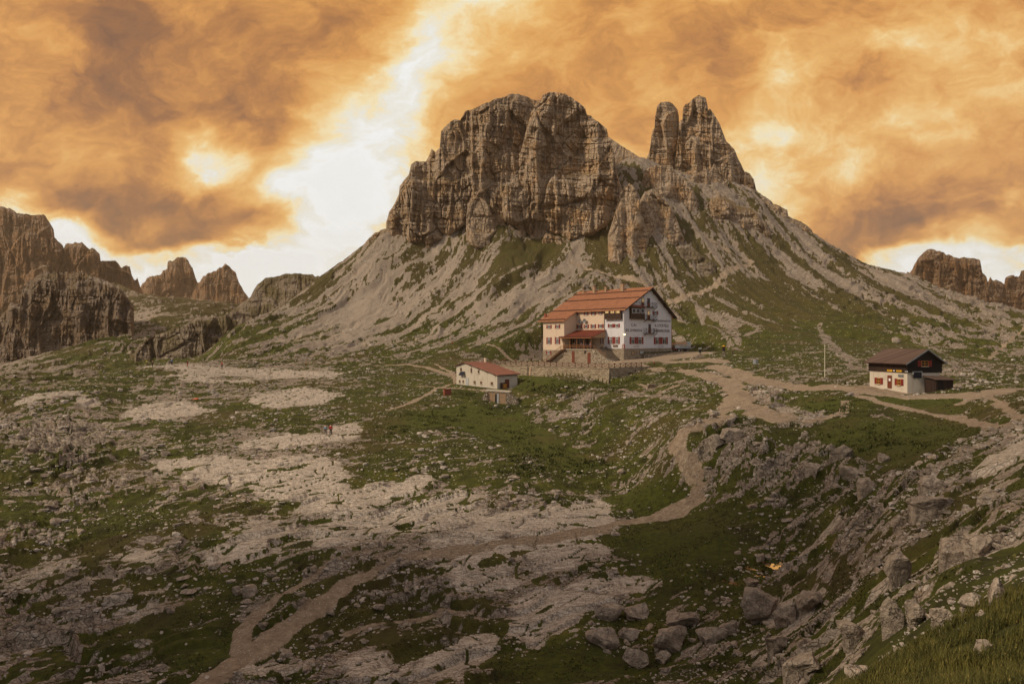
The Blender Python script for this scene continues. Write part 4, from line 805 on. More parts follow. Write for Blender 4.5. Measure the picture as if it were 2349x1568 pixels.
def masonry_mat(name, c1, c2, mortar, bw=.95, bh=.42, rubble=False):
    m, t, b = new_mat(name); P = t.n('ShaderNodeTexCoord').outputs['Object']
    s = t.n('ShaderNodeSeparateXYZ', Vector=P)
    v = t.n('ShaderNodeCombineXYZ', X=t.m('ADD', s.outputs[0], s.outputs[1]), Y=s.outputs[2], Z=0.0).outputs[0]
    n = t.noise(P, .8, 4, .6); nf = t.noise(P, 6, 4, .65)
    if rubble:
        f = t.vor(v, 2.1, 'DISTANCE_TO_EDGE'); idc = t.n('ShaderNodeSeparateColor', Color=t.vor(v, 2.1, 'F1', 'Color')).outputs[0]
        gap = t.ss(f, .02, .12); c = t.mix(idc, c1, c2); c = t.mix(t.m('MULTIPLY', nf, .35), c, mortar); c = t.mix(gap, mortar, c); h = gap
    else:
        vw = t.vm('ADD', v, t.vm('SCALE', t.noise(P, 1.5, 2, .5, 0, 'Color'), scale=.14))
        br = t.n('ShaderNodeTexBrick', Vector=vw, Color1=c1, Color2=c2, Mortar=mortar, Scale=1.0)
        br.inputs['Brick Width'].default_value = bw; br.inputs['Row Height'].default_value = bh; br.inputs['Mortar Size'].default_value = .035; br.inputs['Mortar Smooth'].default_value = .3
        c = t.mix(t.m('MULTIPLY', t.ss(n, .4, .7), .45), br.outputs[0], t.mix(.5, c1, mortar)); c = t.mix(t.m('MULTIPLY', nf, .3), c, mortar)
        h = t.m('SUBTRACT', 1.0, br.outputs['Fac'])
    t.L.new(c, b.inputs['Base Color']); b.inputs['Roughness'].default_value = .95
    bp = t.n('ShaderNodeBump', Height=t.m('ADD', h, t.m('MULTIPLY', nf, .4)), Strength=.9, Distance=.08); t.L.new(bp.outputs[0], b.inputs['Normal'])
    return m
def roof_mat(name, c1, c2, c3, scale=1.6):
    m, t, b = new_mat(name); P = t.n('ShaderNodeTexCoord').outputs['Object']
    n = t.noise(P, .5, 5, .6); cl = t.n('ShaderNodeSeparateColor', Color=t.vor(P, scale*2, 'F1', 'Color')).outputs[0]; nf = t.noise(P, 5, 3, .6)
    c = t.mix(cl, c1, c2); c = t.mix(t.m('MULTIPLY', t.ss(n, .45, .7), .5), c, c3); c = t.mix(t.m('MULTIPLY', nf, .25), c, c3)
    t.L.new(c, b.inputs['Base Color']); b.inputs['Roughness'].default_value = .8
    return m
def plank_mat(name, c1, c2, w=.18, vertical=True):
    m, t, b = new_mat(name); P = t.n('ShaderNodeTexCoord').outputs['Object']
    s = t.n('ShaderNodeSeparateXYZ', Vector=P); u = t.m('ADD', s.outputs[0], s.outputs[1]) if vertical else s.outputs[2]
    k = t.m('FLOOR', t.m('DIVIDE', u, w)); fr = t.m('FRACT', t.m('DIVIDE', u, w))
    rnd = t.m('FRACT', t.m('MULTIPLY', t.m('SINE', t.m('MULTIPLY', k, 12.9898)), 43758.5))
    st = t.n('ShaderNodeMapping', Vector=P); st.inputs['Scale'].default_value = (1, 1, .15) if vertical else (.15, .15, 1)
    n = t.noise(st.outputs[0], 4, 4, .6)
    c = t.mix(rnd, c1, c2); c = t.mix(t.m('MULTIPLY', n, .5), c, c1)
    gap = t.ss(t.m('ABSOLUTE', t.m('SUBTRACT', fr, .5)), .42, .5)
    c = t.mix(t.m('MULTIPLY', gap, .7), c, (.008, .006, .004, 1))
    t.L.new(c, b.inputs['Base Color']); b.inputs['Roughness'].default_value = .85
    return m
class Frame:
    """local x and y on the ground turned by rz about origin; heights stay absolute and z0 is the base"""
    def __init__(s, o, rz, z0): s.o = o; s.rz = rz; s.z0 = z0
    def empty(s, name, **kw):
        e = bpy.data.objects.new(name, None); e.empty_display_size = .5
        e.location = (s.o[0], s.o[1], s.z0); e.rotation_euler = (0, 0, s.rz); link(e, **kw); return e
class MB:
    def __init__(s, z0=0.0): s.v = []; s.f = []; s.z0 = z0
    def add(s, vs, fs):
        n = len(s.v); s.v += [(x, y, z-s.z0) for x, y, z in vs]; s.f += [tuple(i+n for i in f) for f in fs]; return s
    def box(s, x0, x1, y0, y1, z0, z1):
        x0, x1 = sorted((x0, x1)); y0, y1 = sorted((y0, y1)); z0, z1 = sorted((z0, z1))
        return s.add([(x0,y0,z0),(x1,y0,z0),(x1,y1,z0),(x0,y1,z0),(x0,y0,z1),(x1,y0,z1),(x1,y1,z1),(x0,y1,z1)],
                     [(0,3,2,1),(4,5,6,7),(0,1,5,4),(1,2,6,5),(2,3,7,6),(3,0,4,7)])
    def slab(s, p, th):
        """four top corners (counter-clockwise from above), thickness down"""
        v = list(p)+[(x, y, z-th) for x, y, z in p]
        return s.add(v, [(0,1,2,3),(7,6,5,4),(0,4,5,1),(1,5,6,2),(2,6,7,3),(3,7,4,0)])
    def prism(s, poly, a0, a1, axis='y'):
        """outline in (x,z) swept along y, or in (y,z) swept along x"""
        n = len(poly); P_ = (lambda u, w, a: (u, a, w)) if axis == 'y' else (lambda u, w, a: (a, u, w))
        v = [P_(u, w, a0) for u, w in poly]+[P_(u, w, a1) for u, w in poly]
        f = [tuple(range(n)), tuple(range(2*n-1, n-1, -1))]+[(i, i+n, (i+1) % n+n, (i+1) % n) for i in range(n)]
        return s.add(v, f)
    def bar(s, a, b, w=.06, h=None):
        a = Vector(a); b = Vector(b); d_ = (b-a).normalized(); up = Vector((0,0,1)) if abs(d_.z) < .95 else Vector((1,0,0))
        sx = d_.cross(up).normalized()*w/2; sy = d_.cross(sx).normalized()*(h or w)/2
        v = [tuple(p+q) for p in (a, b) for q in (-sx-sy, sx-sy, sx+sy, -sx+sy)]
        return s.add(v, [(0,1,2,3),(7,6,5,4),(0,4,5,1),(1,5,6,2),(2,6,7,3),(3,7,4,0)])
    def cyl(s, a, b, r0, r1=None, n=10, cap=True):
        r1 = r0 if r1 is None else r1; a = Vector(a); b = Vector(b); d_ = (b-a).normalized(); up = Vector((0,0,1)) if abs(d_.z) < .95 else Vector((1,0,0))
        e1 = d_.cross(up).normalized(); e2 = d_.cross(e1)
        v = [tuple(a+(e1*math.cos(t)+e2*math.sin(t))*r0) for t in [2*math.pi*i/n for i in range(n)]]+[tuple(b+(e1*math.cos(t)+e2*math.sin(t))*r1) for t in [2*math.pi*i/n for i in range(n)]]
        f = [(i, (i+1) % n, (i+1) % n+n, i+n) for i in range(n)]
        if cap: f += [tuple(range(n-1, -1, -1)), tuple(range(n, 2*n))]
        return s.add(v, f)
    def build(s, name, mat, parent=None, **kw):
        me = bpy.data.meshes.new(name); me.from_pydata(s.v, [], s.f); me.update()
        import bmesh
        bm = bmesh.new(); bm.from_mesh(me); bmesh.ops.recalc_face_normals(bm, faces=bm.faces); bm.to_mesh(me); bm.free()
        me.materials.append(mat); o = bpy.data.objects.new(name, me); link(o, parent, **kw); return o
M = {
 'white': plaster_mat('white_plaster', srgb(204, 198, 196), srgb(172, 160, 152)),
 'cream': plaster_mat('cream_plaster', srgb(206, 182, 156), srgb(176, 150, 124)),
 'oldwhite': plaster_mat('weathered_plaster', srgb(196, 182, 162), srgb(146, 128, 106)),
 'stone': masonry_mat('squared_stone', srgb(178, 160, 136), srgb(134, 118, 98), srgb(92, 78, 62)),
 'wallstone': masonry_mat('terrace_stone', srgb(188, 168, 140), srgb(136, 118, 94), srgb(66, 54, 40)),
 'rubble': masonry_mat('rubble_stone', srgb(198, 182, 158), srgb(140, 124, 102), srgb(70, 58, 46), rubble=True),
 'tile': roof_mat('terracotta_tile', srgb(188, 132, 96), srgb(170, 114, 80), srgb(142, 96, 72)),
 'tile_dark': roof_mat('dark_terracotta', srgb(150, 80, 58), srgb(132, 68, 50), srgb(110, 62, 50)),
 'rust': roof_mat('rusty_sheet', srgb(148, 98, 78), srgb(130, 86, 70), srgb(108, 76, 62)),
 'shingle': plank_mat('weathered_roof_board', srgb(72, 54, 44), srgb(108, 86, 74), .3),
 'red': simple_mat('red_paint', srgb(120, 42, 34)), 'door': simple_mat('brown_red_paint', srgb(104, 52, 34)),
 'frame': simple_mat('white_paint', srgb(222, 216, 208), var=.06), 'pane': simple_mat('window_glass', srgb(34, 32, 30), .15),
 'skypane': simple_mat('sky_reflection_glow', srgb(200, 170, 120), .3, emit=(srgb(236, 196, 130), .16)),  # warm colour and weak glow painted in for reflected sky
 'dark': simple_mat('dark_timber', srgb(52, 38, 30)), 'wood': simple_mat('brown_timber', srgb(128, 84, 50)), 'fence': simple_mat('fence_timber', srgb(86, 60, 40)),
 'black': simple_mat('black_paint', srgb(34, 32, 32)), 'letter': simple_mat('lettering_paint', srgb(54, 50, 50)), 'faint': simple_mat('faded_lettering', srgb(160, 150, 146)),
 'bwood': plank_mat('tarred_board', srgb(40, 28, 22), srgb(66, 46, 34)), 'bwood2': plank_mat('black_board', srgb(22, 18, 16), srgb(36, 28, 24)),
 'yellow': simple_mat('yellow_sign_paint', srgb(214, 158, 34)), 'ochre': simple_mat('ochre_paint', srgb(168, 112, 40)), 'grey': simple_mat('grey_metal', srgb(120, 120, 118), .5, .3),
 'lgrey': simple_mat('pale_metal', srgb(176, 174, 170), .5, .2), 'concrete': simple_mat('concrete', srgb(176, 162, 142), .9, bump=.03), 'solar': simple_mat('solar_glass', srgb(30, 32, 42), .2),
 'pole': simple_mat('pale_pole', srgb(206, 194, 168)), 'copper': simple_mat('dark_gutter', srgb(64, 46, 38), .5, .4), 'plyw': simple_mat('brown_board', srgb(160, 130, 100)), 'tarp': simple_mat('tan_tarpaulin', srgb(200, 158, 122)),
 'truckred': simple_mat('truck_red', srgb(112, 34, 22), .4), 'tyre': simple_mat('tyre_rubber', srgb(28, 26, 24), .9), 'rim': simple_mat('wheel_rim', srgb(150, 142, 128), .5, .3), 'orange': simple_mat('orange_cloth', srgb(200, 98, 58)),
 'lamp': simple_mat('lamp_glow', (1, .8, .45, 1), emit=((1, .78, .42, 1), 14.0)), 'lightstone': simple_mat('pale_statue', srgb(214, 196, 180)),
}
FS = 1667.0
def uvx(Sx, Sy, o, rz, x):
    """point of the wall plane x = const (local) seen at a photo pixel -> (y, z)"""
    gx, gy = math.cos(rz), math.sin(rz); ax, ay = -math.sin(rz), math.cos(rz)
    ox, oy = o[0]+x*gx, o[1]+x*gy; t = (Sx-1250)/FS; a = (t*oy-ox)/(ax-t*ay); return a, (834.5-Sy)/FS*(oy+ay*a)
def uvy(Sx, Sy, o, rz, y):
    gx, gy = math.cos(rz), math.sin(rz); ax, ay = -math.sin(rz), math.cos(rz)
    ox, oy = o[0]+y*ax, o[1]+y*ay; t = (Sx-1250)/FS; g = (t*oy-ox)/(gx-t*gy); return g, (834.5-Sy)/FS*(oy+gy*g)
class Wall:
    """a wall plane of a frame, addressed by pixels of one zoomed crop of the photograph"""
    def __init__(s, fr, axis, c, crop): s.fr = fr; s.axis = axis; s.c = c; s.crop = crop
    def uv(s, x, y):
        Sx = s.crop[0]+x/s.crop[2]; Sy = s.crop[1]+y/s.crop[2]
        return (uvx if s.axis == 'x' else uvy)(Sx, Sy, s.fr.o, s.fr.rz, s.c)
    def rect(s, x0, x1, y0, y1):
        a, zt = s.uv((x0+x1)/2, y0); _, zb = s.uv((x0+x1)/2, y1); u0, _ = s.uv(x0, y0); u1, _ = s.uv(x1, y0)
        return min(u0, u1), max(u0, u1), zb, zt
    def put(s, mb, u0, u1, z0, z1, d0, d1):
        """box on the wall from depth d0 to d1 outwards"""
        if s.axis == 'x': mb.box(s.c-d1, s.c-d0, u0, u1, z0, z1)
        else: mb.box(u0, u1, s.c-d1, s.c-d0, z0, z1)
    def window(s, r, parent, lit=False, shutters='LR', bars=1, name='window', sh=None, fm='frame', shm='red', cross=0):
        """r = whole pixel box with shutters"""
        u0, u1, z0, z1 = s.rect(*r); z = s.fr.z0; w_ = u1-u0; k = sh if sh is not None else .27
        a0 = u0+(w_*k if 'L' in shutters else 0); a1 = u1-(w_*k if 'R' in shutters else 0)
        e = MB(z); t = .07
        s.put(e, a0, a1, z0, z0+t, .0, .09); s.put(e, a0, a1, z1-t, z1, .0, .09); s.put(e, a0, a0+t, z0+t, z1-t, .0, .09); s.put(e, a1-t, a1, z0+t, z1-t, .0, .09)
        for i in range(bars):
            m_ = a0+(a1-a0)*(i+1)/(bars+1); s.put(e, m_-t*.6, m_+t*.6, z0+t, z1-t, .0, .085)
        if cross:
            zc = z0+(z1-z0)*cross; s.put(e, a0+t, a1-t, zc-t*.6, zc+t*.6, .0, .08)
        wo_ = e.build(name, M[fm], parent)
        p = MB(z); s.put(p, a0+.01, a1-.01, z0+.01, z1-.01, -.05, .03); p.build('pane', M['skypane' if lit else 'pane'], wo_)
        sl_ = MB(z); s.put(sl_, a0-.05, a1+.05, z0-.09, z0-.003, .0, .16); sl_.build('sill', M['concrete'], wo_)
        for c_, (b0, b1) in (('L', (u0, a0-.02)), ('R', (a1+.02, u1))):
            if c_ in shutters:
                q = MB(z); s.put(q, b0, b1, z0-.03, z1+.03, .01, .07)
                for j in range(3):
                    zz = z0+(z1-z0)*(.12+.38*j); s.put(q, b0+.03, b1-.03, zz-.04, zz+.04, .07, .095)
                q.build('shutter', M[shm], wo_)
        return wo_
def text_obj(body, mat, parent, local, size_h, width, axis, z0, off=.03, name='lettering', label=None):
    """painted letters on a wall: local = (u centre, z centre)"""
    cu = bpy.data.curves.new(name, 'FONT'); cu.body = body; cu.align_x = 'CENTER'; cu.align_y = 'CENTER'; cu.size = 1; cu.extrude = .01; cu.offset = .012
    to = bpy.data.objects.new('t', cu); COL.objects.link(to)
    bpy.context.view_layer.update()
    dg = bpy.context.evaluated_depsgraph_get(); me = bpy.data.meshes.new_from_object(to.evaluated_get(dg)); bpy.data.objects.remove(to); bpy.data.curves.remove(cu)
    co = np.empty(len(me.vertices)*3, np.float32); me.vertices.foreach_get('co', co); co = co.reshape(-1, 3)
    w_ = np.ptp(co[:,0]); h_ = np.ptp(co[:,1]); cx = (co[:,0].max()+co[:,0].min())/2; cy = (co[:,1].max()+co[:,1].min())/2
    u = (co[:,0]-cx)/w_*width; z = (co[:,1]-cy)/h_*size_h+local[1]-z0; dd = off+co[:,2]
    if axis[0] == 'y': out = np.stack([local[0]+u, axis[1]-dd, z], -1)
    else: out = np.stack([axis[1]-dd, local[0]-u, z], -1)
    me.vertices.foreach_set('co', out.astype(np.float32).ravel()); me.update(); me.materials.clear(); me.materials.append(mat); me.name = name
    o = bpy.data.objects.new(name, me); link(o, parent, label=label); return o
# ================================================================ the big hut
HF = Frame(C0, HA, -6.5)
hut = HF.empty('mountain_hut', label='large white and cream mountain hut with an orange tiled roof and red shutters', cat='hut')
Z0 = -6.5
cr1 = (1290, 680, 5.8725)
RZ, RX, SLL, SLR = 17.3, 13.7, .51, .66
rl = lambda x: RZ-SLL*(RX-x); rr = lambda x: RZ-SLR*(x-RX)
w_ = MB(Z0); w_.prism([(0, -2.0), (26.2, -2.0), (26.2, rr(26.2)-.32), (RX, RZ-.34), (0, rl(0)-.32)], 0, 28)
w_.build('wall', M['white'], hut, label='white gable wall with lettering')
w_ = MB(Z0); w_.box(-.04, 1, 7.5, 18.8, -1.9, rl(0)-.34); w_.build('wall', M['cream'], hut, label='cream long wall')
w_ = MB(Z0); w_.prism([(-6.1, -2.6), (-.05, -2.6), (-.05, rl(-.05)-.33), (-6.1, rl(-6.1)-.33)], 18.8, 27.9); w_.build('wall', M['cream'], hut, label='cream side wing wall')
w_ = MB(Z0); w_.box(-.09, 26.29, -.09, 18.7, -7.5, -2.02); w_.box(-6.2, 20, 18.71, 28.0, -7.5, -2.62); w_.build('plinth', M['stone'], hut)
rf = MB(Z0)
rf.slab([(-1.0, -1.2, rl(-1)), (RX, -1.2, RZ), (RX, 29.6, RZ), (-1.0, 29.6, rl(-1))], .22)
rf.slab([(-7.0, 18.0, rl(-7)), (-1.003, 18.0, rl(-1.003)), (-1.003, 29.6, rl(-1.003)), (-7.0, 29.6, rl(-7))], .22)
rf.slab([(RX+.003, -1.2, RZ), (27.9, -1.2, rr(27.9)), (27.9, 29.6, rr(27.9)), (RX+.003, 29.6, RZ)], .22)
y = -1.1
while y < 29.5:
    x0 = -7.05 if y > 18.0 else -1.05
    rf.slab([(x0, y, rl(x0)+.11), (RX, y, RZ+.11), (RX, y+.24, RZ+.11), (x0, y+.24, rl(x0)+.11)], .12)
    rf.slab([(RX, y, RZ+.11), (27.95, y, rr(27.95)+.11), (27.95, y+.24, rr(27.95)+.11), (RX, y+.24, RZ+.11)], .12)
    y += .48
rf.box(RX-.2, RX+.2, -1.25, 29.65, RZ-.02, RZ+.2)
roof = rf.build('roof', M['tile'], hut)
for xs, y0_, y1_ in ((11.3, -1, 29.5), (6.6, -1, 29.5), (-.5, -1, 29.5), (-6.5, 18.2, 29.5)):
    g_ = MB(Z0); y = y0_
    while y < y1_: g_.box(xs-.16, xs+.16, y, y+.3, rl(xs)+.1, rl(xs)+.36); y += .62
    g_.build('snow_guard', M['black'], roof)
bg = MB(Z0)     # barge boards and rafters under the gable
bg.slab([(-1.0, -1.28, rl(-1)+.02), (RX, -1.28, RZ+.02), (RX, -1.2, RZ+.02), (-1.0, -1.2, rl(-1)+.02)], .34)
bg.slab([(RX, -1.28, RZ+.02), (27.9, -1.28, rr(27.9)+.02), (27.9, -1.2, rr(27.9)+.02), (RX, -1.2, RZ+.02)], .34)
for xx in (1.5, 5, 8.8, 12.2): bg.box(xx, xx+.25, -1.15, 0, rl(xx)-.62, rl(xx)-.27)
for xx in (15.6, 18.6, 21.6, 24.6): bg.box(xx, xx+.25, -1.15, 0, rr(xx)-.7, rr(xx)-.3)
bg.build('barge_board', M['dark'], roof)
sf = MB(Z0); sf.slab([(RX, -1.19, RZ-.23), (27.8, -1.19, rr(27.8)-.23), (27.8, 0, rr(27.8)-.23), (RX, 0, RZ-.23)], .05); sf.slab([(-.9, -1.19, rl(-.9)-.23), (RX, -1.19, RZ-.23), (RX, 0, RZ-.23), (-.9, 0, rl(-.9)-.23)], .05)
sf.build('soffit', M['dark'], roof)
for cx_, hh_, wd in ((790, 1.3, .5), (945, 1.9, .8), (1110, 1.6, .6), (1350, 2.2, 1.0)):
    a_ = uvx(1290+cx_/5.8725, 0, C0, HA, 12.6)[0]
    c_ = MB(Z0); c_.box(12.6-wd/2, 12.6+wd/2, a_-wd/2, a_+wd/2, rl(12.6)-.3, rl(12.6)+hh_)
    c_.box(12.6-wd/2-.12, 12.6+wd/2+.12, a_-wd/2-.12, a_+wd/2+.12, rl(12.6)+hh_, rl(12.6)+hh_+.14); ch = c_.build('chimney', M['plyw'], roof)
    c_ = MB(Z0); c_.box(12.6-wd/2-.1, 12.6+wd/2+.1, a_-wd/2-.1, a_+wd/2+.1, rl(12.6)+hh_+.36, rl(12.6)+hh_+.46)
    for sx in (-1, 1):
        for sy in (-1, 1): c_.box(12.6+sx*wd*.4-.05, 12.6+sx*wd*.4+.05, a_+sy*wd*.4-.05, a_+sy*wd*.4+.05, rl(12.6)+hh_+.14, rl(12.6)+hh_+.36)
    for v_ in []: pass
    c_.build('chimney_cap', M['copper'], roof)
c_ = MB(Z0); c_.box(-4.6, -4.0, 28.2, 28.8, rl(-4.3)-.3, rl(-4.3)+1.3); c_.build('chimney', M['tile_dark'], roof)
c_ = MB(Z0); c_.cyl((-4.3, 28.5, rl(-4.3)+1.3), (-4.3, 28.5, rl(-4.3)+4.2), .05, .03); c_.build('antenna', M['black'], roof)
GW = Wall(HF, 'y', 0, cr1); LW = Wall(HF, 'x', 0, cr1); CW = Wall(HF, 'x', -.04, cr1); WW = Wall(HF, 'x', -6.1, cr1)
for r in ((1450, 1543, 838, 935), (1547, 1648, 838, 935), (1798, 1893, 840, 938), (1896, 1998, 840, 938)): GW.window(r, hut, cross=.72)
GW.window((1780, 1860, 465, 515), hut)
for r, nm in (((1620, 1660, 278, 405), 1), ((1703, 1743, 280, 405), 0), ((1703, 1743, 455, 590), 1), ((1720, 1756, 650, 783), 0)):
    u0, u1, z0, z1 = GW.rect(*r); q = MB(Z0); GW.put(q, u0, u1, z0, z1, .0, .06); dr = q.build('door', M['door'], hut)
    q = MB(Z0); GW.put(q, u0+.18, u1-.18, z0+(z1-z0)*.5, z1-.2, .06, .075); q.build('pane', M['skypane' if nm else 'pane'], dr)
for (x0, x1, yt, yb) in ((1590, 1805, 343, 408), (1648, 1805, 520, 588), (1648, 1805, 715, 783)):
    u0, u1, z0, z1 = GW.rect(x0, x1, yt, yb); dep = 1.15
    q = MB(Z0); q.box(u0, u1, -dep, 0, z0-.12, z0); 
    for xx in (u0+.2, u1-.3): q.bar((xx, 0, z0-.9), (xx, -dep+.1, z0-.12), .1)
    bo = q.build('balcony', M['dark'], hut)
    q = MB(Z0)
    for xx in np.linspace(u0+.04, u1-.04, 4): q.box(xx-.04, xx+.04, -dep, -dep+.08, z0, z1)
    q.box(u0, u1, -dep, -dep+.07, z1-.07, z1); q.box(u0, u1, -dep, -dep+.07, z0+.08, z0+.14)
    xs_ = np.linspace(u0+.04, u1-.04, 4)
    for xa, xb in zip(xs_[:-1], xs_[1:]): q.bar((xa, -dep+.04, z0+.1), (xb, -dep+.04, z1-.05), .05); q.bar((xb, -dep+.04, z0+.1), (xa, -dep+.04, z1-.05), .05)
    for xx in (u0+.03, u1-.03): q.box(xx-.03, xx+.03, -dep, 0, z1-.07, z1); q.bar((xx, -dep, z0+.1), (xx, 0, z1-.05), .05); q.bar((xx, 0, z0+.1), (xx, -dep, z1-.05), .05)
    q.build('railing', M['black'], bo)
def bay(W_, r, wins, lit, roofed):
    u0, u1, z0, z1 = W_.rect(*r); dp = .75; zm = z0+(z1-z0)*.48
    q = MB(Z0); W_.put(q, u0, u1, z0, z1, .0, dp); b_ = q.build('bay', M['dark'], hut)
    q = MB(Z0)
    n = 4
    for i in range(n+1):
        uu = u0+(u1-u0)*i/n; W_.put(q, uu-.06, uu+.06, z0-.35, z1, dp, dp+.06)
    W_.put(q, u0-.1, u1+.1, zm-.06, zm+.06, dp, dp+.08); W_.put(q, u0-.1, u1+.1, z0-.02, z0+.12, dp, dp+.08); q.build('beam', M['fence'], b_)
    q = MB(Z0)
    for i in range(n):
        ua, ub = u0+(u1-u0)*i/n, u0+(u1-u0)*(i+1)/n
        P_ = (lambda u, z: (W_.c-dp-.03, u, z)) if W_.axis == 'x' else (lambda u, z: (u, W_.c-dp-.03, z))
        q.bar(P_(ua, z0+.1), P_(ub, zm-.05), .07); q.bar(P_(ub, z0+.1), P_(ua, zm-.05), .07)
    q.build('brace', M['plyw'] if False else M['fence'], b_)
    for wn in wins:
        a0, a1, b0, b1 = W_.rect(*wn); W2 = Wall(HF, W_.axis, W_.c-dp, cr1)
        e = MB(Z0); t = .09
        for bx in ((a0, a1, b0, b0+t), (a0, a1, b1-t, b1), (a0, a0+t, b0+t, b1-t), (a1-t, a1, b0+t, b1-t)): W2.put(e, *bx, .0, .1)
        wo_ = e.build('window', M['frame'] if W_.axis == 'y' else M['dark'], b_)
        e = MB(Z0); W2.put(e, a0+.02, a1-.02, b0+.02, b1-.02, .0, .04); e.build('pane', M['skypane' if lit else 'solar'], wo_)
    if roofed:
        q = MB(Z0); q.slab([(u0-.3, -dp-.5, z1+.05), (u1+.1, -dp-.5, z1+.05), (u1+.1, 0, z1+.62), (u0-.3, 0, z1+.62)], .12); q.build('roof', M['tile_dark'], b_)
bay(GW, (1448, 1638, 405, 580), ((1460, 1507, 430, 497), (1520, 1567, 430, 497), (1582, 1632, 430, 497)), False, True)
bay(LW, (1112, 1343, 442, 580), ((1120, 1180, 446, 500), (1197, 1257, 446, 500), (1270, 1334, 446, 500)), True, False)  # these bay panes carry the painted sky reflection
for r in ((1140, 1224, 650, 700), (1227, 1312, 648, 698)): LW.window(r, hut)
for r in ((1140, 1225, 835, 935), (1228, 1312, 835, 935)): LW.window(r, hut, cross=.72)
for r in ((655, 716, 478, 530), (798, 862, 478, 525), (900, 967, 470, 522), (1008, 1062, 470, 515)): CW.window(r, hut)
for r in ((692, 775, 662, 715), (793, 868, 660, 712), (893, 972, 656, 710), (997, 1080, 653, 706)): CW.window(r, hut)
for r in ((604, 650, 845, 935), (720, 770, 845, 935), (805, 860, 845, 935), (1030, 1078, 842, 935)): CW.window(r, hut, cross=.72)
for r in ((260, 335, 665, 715), (382, 457, 660, 712)): WW.window(r, hut)
for r in ((260, 335, 842, 937), (380, 457, 838, 935)): WW.window(r, hut, cross=.72)
WW2 = Wall(HF, 'x', -6.2, cr1); WW2.window((255, 330, 1037, 1078), hut)
GP = Wall(HF, 'y', -.09, cr1)
for r, mm in (((1478, 1525, 1042, 1088), 'plyw'), ((1597, 1660, 1032, 1082), 'lgrey')):
    u0, u1, z0, z1 = GP.rect(*r); q = MB(Z0)
    for bx in ((u0, u1, z0, z0+.1), (u0, u1, z1-.1, z1), (u0, u0+.1, z0+.1, z1-.1), (u1-.1, u1, z0+.1, z1-.1)): GP.put(q, *bx, 0, .08)
    v_ = q.build('vent', M['dark'], hut); q = MB(Z0); GP.put(q, u0+.1, u1-.1, z0+.1, z1-.1, 0, .03); q.build('cover', M[mm], v_)
for cx_, cy_ in ((757, 610), (823, 606)):
    a_, z_ = CW.uv(cx_, cy_); q = MB(Z0)
    n = 20; vs = [(-.55, a_, z_)]; fs = []
    for k_, (rr_, dx) in enumerate(((.3, .03), (.55, .1), (.68, .18))):
        for i in range(n): t = 2*math.pi*i/n; vs.append((-.55-dx, a_+rr_*math.cos(t), z_+rr_*math.sin(t)))
    fs += [(0, 1+i, 1+(i+1) % n) for i in range(n)]
    for k_ in range(2): fs += [(1+k_*n+i, 1+(k_+1)*n+i, 1+(k_+1)*n+(i+1) % n, 1+k_*n+(i+1) % n) for i in range(n)]
    q.add(vs, fs); q.bar((-.04, a_, z_-.7), (-.55, a_, z_), .06); q.bar((-.55, a_, z_), (-1.15, a_, z_-.1), .04); q.build('satellite_dish', M['grey'], hut)
q = MB(Z0); a_, z_ = CW.uv(1092, 500); q.cyl((-.16, a_, 3.6), (-.16, a_, 8.9), .07); q.cyl((-.16, a_, 8.9), (-.75, a_+.6, 9.6), .07); q.build('downpipe', M['copper'], hut)
q = MB(Z0); u_, z_ = GW.uv(1377, 800); q.box(-.1, .1, -.35, -.15, z_-.12, z_+.12); q.build('lamp', M['lamp'], hut)
# niche with a pale figure at the corner
u0, u1, z0, z1 = GW.rect(1380, 1400, 935, 1000); ya, yb_ = LW.rect(1357, 1376, 940, 1000)[:2]
q = MB(Z0); yc = (ya+yb_)/2; pts = [(yc-.5, z0), (yc+.5, z0), (yc+.5, z1-.5)]+[(yc+.5*math.cos(t), z1-.5+.5*math.sin(t)) for t in np.linspace(.3, math.pi-.3, 7)]+[(yc-.5, z1-.5)]
q.prism(pts, -.12, .0, 'x'); nich = q.build('niche', M['red'], hut)
q = MB(Z0); q.cyl((-.2, yc, z0+.1), (-.2, yc, z0+1.0), .2, .12); q.cyl((-.2, yc, z0+1.0), (-.2, yc, z0+1.3), .1, .09); q.build('figurine', M['lightstone'], nich)
def gtext(s_, x0, x1, y0, y1, mat='letter'):
    u0, u1, z0, z1 = GW.rect(x0, x1, y0, y1); text_obj(s_, M[mat], hut, ((u0+u1)/2, (z0+z1)/2), z1-z0, u1-u0, ('y', 0.0), Z0)
gtext('C.A.I.', 1474, 1552, 643, 682); gtext('SEZ. DI PADOVA', 1392, 1632, 722, 760); gtext('DREIZINNENHÜTTE', 1775, 2038, 587, 620)
gtext('A. LOCATELLI', 1810, 2006, 652, 692); gtext('S. INNERKOFLER', 1800, 2026, 728, 768); gtext('M.2405', 1508, 1584, 956, 984, 'faint'); gtext('A.M.2405', 1850, 1938, 958, 984, 'faint')
